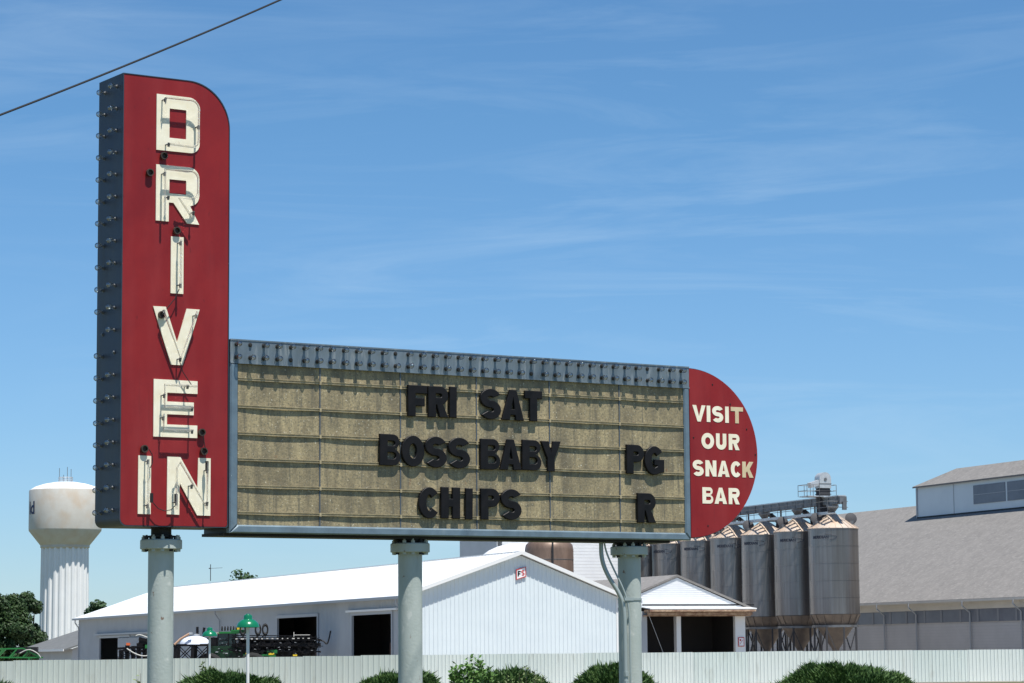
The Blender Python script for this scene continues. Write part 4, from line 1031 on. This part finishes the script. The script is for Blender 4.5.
m_.box(4.2,5.3,-1.66,-1.60,3.20,3.24); m_.box(4.16,4.20,-1.66,-1.60,3.1,3.42)
m_.build('nozzle_bodies', M['soffit'], sp)
m_ = MB()
for k in range(16):
    x = .1+k*.37; m_.bar((x,-1.42,2.2),(x+random.uniform(-.1,.15),-1.42,random.uniform(1.4,1.9)),.045); m_.box(x-.06,x+.1,-1.46,-1.38,random.uniform(1.9,2.1),2.2)
m_.build('drop_tubes', M['black'], sp)
m_ = MB(); m_.box(.6,2.9,-1.48,-1.40,1.5,1.90); m_.box(2.3,3.0,-1.47,-1.41,1.92,2.2); m_.build('side_panel', M['jgreen'], sp)
m_ = MB(); m_.box(.8,1.25,-1.50,-1.485,1.85,2.0); m_.box(2.4,2.8,-1.50,-1.485,1.85,1.98); m_.box(4.1,4.4,-1.50,-1.45,1.75,1.86); m_.build('yellow_stripe', M['yellow'], sp)
m_ = MB(); m_.tube(smooth_path([(5.4,-1.2,2.85),(6.2,-1.2,2.85),(6.45,-1.2,2.5),(6.6,-1.2,2.9),(6.72,-1.2,3.5)]), .06, 6); m_.build('boom_tip', M['dark'], sp, True)
for x in (.55,1.62,2.12):
    m_ = MB(); m_.torus((0,0,0), .33, .11, 'Y', 24, 8); o = m_.build('hose_reel', M['rubber'], sp, True); o.location = (x,-1.1,3.62); o.scale = (.55,1,1); o.rotation_euler = (0,0,.3)
    MB().bar((x,-1.1,3.0),(x,-1.1,3.35),.06).build('reel_bracket', M['dark'], sp)
# white tank on black frame
wtg = empty('tank_wagon', (-23.4, 187, 0), 'white poly tank on a black cross-braced frame right of the left pole', 'tank wagon')
m_ = MB(); m_.lathe([(1.08,2.62),(1.06,2.74),(.96,2.90),(.78,3.05),(.5,3.16),(.2,3.21),(.02,3.22)], 36, (1.0,0,0)); m_.build('tank', M['poly'], wtg, True)
m_ = MB()
for y in (-.9,.9):
    m_.bar((-.5,y,2.58),(2.1,y,2.58),.15)
    for x in (-.3,.9,2.0): m_.bar((x+.05,y,2.55),(x-.05,y,0),.22)
    for xa in (-.2,1.0):
        m_.bar((xa,y,2.5),(xa+1.0,y,1.5),.06); m_.bar((xa+1.0,y,2.5),(xa,y,1.5),.06)
m_.build('stand', M['black'], wtg)
MB().tube([(-.3,-1.1,2.62),(.1,-1.1,3.0),(.75,-1.1,3.38)], .075, 8).build('hose', M['hose'], wtg, True)
m_ = MB(); m_.lathe([(.22,3.15),(.22,3.32),(.05,3.36)], 16, (1.1,0,0)); m_.box(.72,.95,-1.2,-1.0,3.32,3.46); m_.build('tank_lid', M['galvlight'], wtg)
# black planter with looped hoses, in front of left doorway
pl = empty('planter', (-27.2, 192, 0), 'dark farm implement with looping pale hoses in front of the leftmost barn doorway', 'farm implement')
m_ = MB(); m_.box(-1.2,2.4,-.6,.6,.6,1.5); m_.bar((-1.3,-.4,2.4),(2.4,-.4,2.6),.16)
for k in range(9):
    x = -1.2+k*.42; m_.box(x,x+.26,-.5+.1*(k % 3),.1,1.4,random.uniform(2.1,3.0)); m_.bar((x,-.5,2.2),(x+.35,-.5,1.5),.09)
m_.bar((.2,-.3,3.1),(2.5,-.3,2.6),.30,.22); m_.box(.2,1.3,-.4,.4,2.4,3.1)
for k in range(90):
    x = R2.uniform(-1.3,2.6); z = R2.uniform(1.5,2.2+.9*min(1,max(0,(x+1.4)/2))); a_ = R2.uniform(-1.4,1.4); l_ = R2.uniform(.12,.5)
    m_.bar((x,-.62+R2.uniform(-.1,.1),z),(x+l_*cos(a_),-.62,z+l_*sin(a_)*.6),R2.uniform(.04,.09))
m_.build('toolbar', M['black'], pl)
MB().tube(smooth_path([(.05,-.8,3.3),(.3,-.8,3.4),(.8,-.8,3.2),(1.5,-.8,2.95)]), .04, 8).build('hose', M['greyhose'], pl, True)
MB().tube(smooth_path([(-.6,-.8,2.4),(0,-.8,2.0),(.7,-.8,1.8),(1.4,-.8,2.05),(2.2,-.8,2.5),(2.6,-.8,2.55)]), .042, 8).build('hose', M['greyhose'], pl, True)
MB().box(-.65,-.38,-.75,-.6,2.62,2.80).build('reflector', M['orange'], pl)
m_ = MB(); m_.bar((1.7,-.75,2.6),(2.6,-.75,1.6),.28,.06); m_.box(.7,1.1,-.72,-.66,2.4,2.65); m_.build('seed_box', M['jgreen'], pl)
for x in (-.9,1.9): wheel(pl, (x,-.9,.5), .5, .3)
# green frame implement at far left
gi = empty('green_implement', (-35.2, 178, 0), 'bright green tubular farm implement frame showing over the fence at the left edge', 'farm implement')
m_ = MB()
for y in (0,.8):
    m_.bar((-1.5,y,2.35),(2.4,y,2.42),.09); m_.bar((-1.5,y,1.85),(3.6,y,1.80),.09)
    for k in range(5): m_.bar((-1.2+k*.9,y,1.85),(-.7+k*.9,y,2.38),.08)
    m_.bar((2.4,y,2.42),(3.4,y,1.85),.08); m_.bar((-1.0,y,1.8),(-1.0,y,.4),.1); m_.bar((2.8,y,1.8),(2.8,y,.4),.1)
m_.build('frame', M['jgreen'], gi)
for x in (-1.0,2.8): wheel(gi, (x,.4,.45), .45, .3, 'yellow')
m_ = MB(); m_.tube(smooth_path([(2.2,-.1,2.1),(2.8,-.1,2.4),(3.4,-.1,2.1),(3.6,-.1,1.8)]), .03, 6); m_.build('hose', M['greyhose'], gi, True)
m_ = MB(); m_.box(1.8,3.3,.1,.7,2.1,2.5); m_.build('gearbox', M['dark'], gi)

# ------------------------------------------------------------------ PLANTS
def juniper(loc, rx, ry, h, n, label, seed, group='low juniper shrubs along the frame bottom'):
    R_ = random.Random(seed)
    e = empty('juniper_shrub', loc, label, 'shrub', group)
    lumps = [(R_.uniform(-.75,.75)*rx, R_.uniform(-.6,.6)*ry, R_.uniform(.45,.8)) for _ in range(9)]
    b = MB(); vs = []; fs = []
    for i in range(int(n*1.8)):
        # direction on the upper dome
        a = R_.uniform(0, 2*pi); u = R_.random()**.5
        X = rx*u*cos(a); Y = ry*u*sin(a)
        top = h*(1-u**4.2)*(.86+.09*sin(X*2.3+seed)*cos(Y*2.7+seed*.7)+.07*sin(X*6.3+seed*2.1)*cos(Y*5+seed)) + .08*h*(1-u)
        Z = top*(1-.55*R_.random()**2.2)
        out = Vector((X/rx*.9, Y/ry*.9, .55+.5*(1-u))).normalized()
        out.z *= (1-.55*u); d = (out + Vector((R_.uniform(-.6,.6), R_.uniform(-.6,.6), R_.uniform(-.25,.25)))).normalized()
        L_ = R_.uniform(.06,.15)*(1.8 if R_.random() < .08 else 1); wd = R_.uniform(.009,.019)
        s_ = d.cross(Vector((R_.uniform(-1,1), R_.uniform(-1,1), R_.uniform(-1,1)))).normalized()*wd
        p = Vector((X, Y, Z)); o = len(vs)
        vs += [p-s_*.4, p+d*L_*.45-s_, p+d*L_, p+d*L_*.5+s_]
        fs.append((o, o+1, o+2, o+3))
    b.add(vs, fs); b.build('foliage', M['juniper'], e, fix=False)
    b = MB()
    for k in range(10):
        a = 2*pi*k/10; b.tube([(0,0,0),(rx*.4*cos(a),ry*.4*sin(a),h*.42),(rx*.75*cos(a),ry*.75*sin(a),h*.55)], [.05,.035,.012], 6)
    b.build('stem', M['bark'], e)
    return e
JY = 60
def gx(px, Y): return (px-512)/2650*Y
juniper((gx(-22,JY), JY, 0), 1.6, 1.3, 1.18, 14000, 'low juniper at the far left corner of the picture', 1)
juniper((gx(218,JY), JY+2, 0), 1.80, 1.3, 1.31, 24000, 'spreading juniper behind the nearer green lamp', 2)
juniper((gx(393,JY), JY+1, 0), 1.38, 1.1, 1.30, 18000, 'juniper behind the middle sign pole', 3)
juniper((gx(497,JY), JY+1, 0), 1.9, 1.2, 1.26, 22000, 'low juniper under the broad-leaved bushes, right of the middle pole', 4)
juniper((gx(611,JY), JY, 0), 1.36, 1.1, 1.36, 18000, 'rounded juniper behind the third sign pole', 5)
juniper((gx(838,JY), JY, 0), 2.12, 1.4, 1.38, 26000, 'wide mounded juniper standing alone below the silos at the right', 6)

def leafy(name, loc, rx, ry, z0_, z1_, n, size, m, label, seed, dens=1.0, cat='shrub'):
    R_ = random.Random(seed); e = empty(name, loc, label, cat)
    b = MB(); st = MB(); vs = []; fs = []; nst = max(6, n//60)
    for k in range(nst):
        a = R_.uniform(0, 2*pi); rr = sqrt(R_.random()); X = rx*rr*cos(a); Y = ry*rr*sin(a)
        zt = z0_+(z1_-z0_)*(1-.45*rr**2)*R_.uniform(.72,1.05)
        pts = [Vector((X*.2, Y*.2, 0)), Vector((X*.7, Y*.7, zt*.6)), Vector((X, Y, zt))]
        st.tube(pts, [.012,.008,.003], 5)
        for j in range(n//nst):
            t = R_.uniform(.25, 1.0); p = pts[0].lerp(pts[1], t*2) if t < .5 else pts[1].lerp(pts[2], t*2-1)
            d = Vector((R_.uniform(-1,1), R_.uniform(-1,1), R_.uniform(-.2,.9))).normalized()
            s_ = d.cross(Vector((R_.uniform(-1,1), R_.uniform(-1,1), .6))).normalized()*size*R_.uniform(.25,.4)
            L_ = size*R_.uniform(.8,1.3); p = p + d*.02; o = len(vs)
            mid = p+d*L_*.5+Vector((0,0,.006))
            vs += [p, mid-s_, p+d*L_, mid+s_]; fs.append((o, o+1, o+2, o+3))
    b.add(vs, fs); b.build('foliage', m, e, fix=False); st.build('stem', M['bark'], e)
    return e
leafy('leafy_shrub', (gx(471,57), 57, 0), (.50), .45, .95, 1.67, 1900, .10, M['broad'], 'bright green broad-leaved bush just right of the middle pole', 11)
leafy('leafy_shrub', (gx(527,57.6), 57.6, 0), .30, .3, .8, 1.58, 330, .06, M['sprig'], 'sparse pale twiggy shrub right of the bright green bush', 12)
leafy('leafy_shrub', (gx(503,57.4), 57.4, 0), .22, .2, .8, 1.36, 260, .06, M['sprig'], 'small pale shrub between the bright green bush and the twiggy one', 13)
leafy('climbing_weed', (-10.33, 89.7, 0), .22, .15, .9, 1.62, 320, .11, M['sprig'], 'pale weed climbing the post of the farther green lamp', 14, cat='weed')
leafy('grass_tuft', (gx(140,59), 59, 0), .12, .12, .6, 1.40, 40, .10, M['sprig'], 'thin weed sprig at the left edge of the left sign pole', 15, cat='weed')

def tree(loc, h, r, n, size, label, seed, m='foliage', trunk=.22, group=None, low=.15):
    R_ = random.Random(seed); e = empty('broadleaf_tree', loc, label, 'tree', group)
    t = MB(); t.tube([(0,0,0),(R_.uniform(-.2,.2),0,h*.3),(R_.uniform(-.4,.4),.2,h*.75)], [trunk,trunk*.8,trunk*.3], 8)
    clumps = []
    for k in range(34):
        a = R_.uniform(0,2*pi); zz = R_.uniform(low, .97); w_ = sin(pi*min(1,(zz-low)/(1-low)*.80+.16))**.7
        rr = r*w_*sqrt(R_.uniform(.1,1)); c = Vector((rr*cos(a), rr*sin(a), zz*h)); cr_ = r*R_.uniform(.22,.42)
        clumps.append((c, cr_))
        if k < 10: t.tube([(0,0,max(.15*h,zz*h*.55)), c*.6+Vector((0,0,zz*h*.35)), c], [trunk*.4,trunk*.22,.03], 5)
    t.build('trunk', M['bark'], e)
    vs = []; fs = []
    for i in range(n):
        c, cr_ = R_.choice(clumps); d = Vector((R_.gauss(0,1), R_.gauss(0,1), R_.gauss(0,1))).normalized()
        p = c + d*cr_*(R_.random()**.35); nrm = (d + Vector((R_.uniform(-.8,.8), R_.uniform(-.8,.8), R_.uniform(-.3,.9)))).normalized()
        a_ = nrm.orthogonal().normalized(); a_.rotate(Matrix.Rotation(R_.uniform(0,6.28), 3, nrm)); b_ = nrm.cross(a_)
        s_ = size*R_.uniform(.6,1.3); o = len(vs)
        vs += [p-a_*s_*.5, p-b_*s_*.33, p+a_*s_*.5, p+b_*s_*.33]; fs.append((o,o+1,o+2,o+3))
    b = MB(); b.add(vs, fs); b.build('crown', M[m], e, fix=False)
    return e
gt_ = 'trees beyond the fence at the left edge'
tree((gx(-16,315), 315, 0), 9.2, 3.8, 20000, .36, 'dark tree at the very left edge, lower than its neighbour', 21, group=gt_, low=.02)
tree((gx(8,318), 318, 0), 8.9, 3.3, 20000, .36, 'dark rounded tree left of the tallest one by the water tower', 22, group=gt_, low=.02)
tree((gx(31,325), 325, 0), 9.5, 2.5, 20000, .36, 'tallest dark tree beside the water tower column', 23, group=gt_, low=.02)
tree((gx(12,330), 330, 0), 7.8, 3.4, 10000, .38, 'dark tree behind the green implement', 26, group=gt_, low=.0)
tree((gx(97,420), 420, 0), 10.6, 2.6, 2600, .50, 'tree top peeking over the barn roof right of the water tower', 25, 'foliage2', low=.35)
tree((gx(240,340), 340, 0), 12.9, 3.0, 2400, .42, 'small tree top above the barn ridge between left and middle poles', 27, 'foliage2', low=.6)
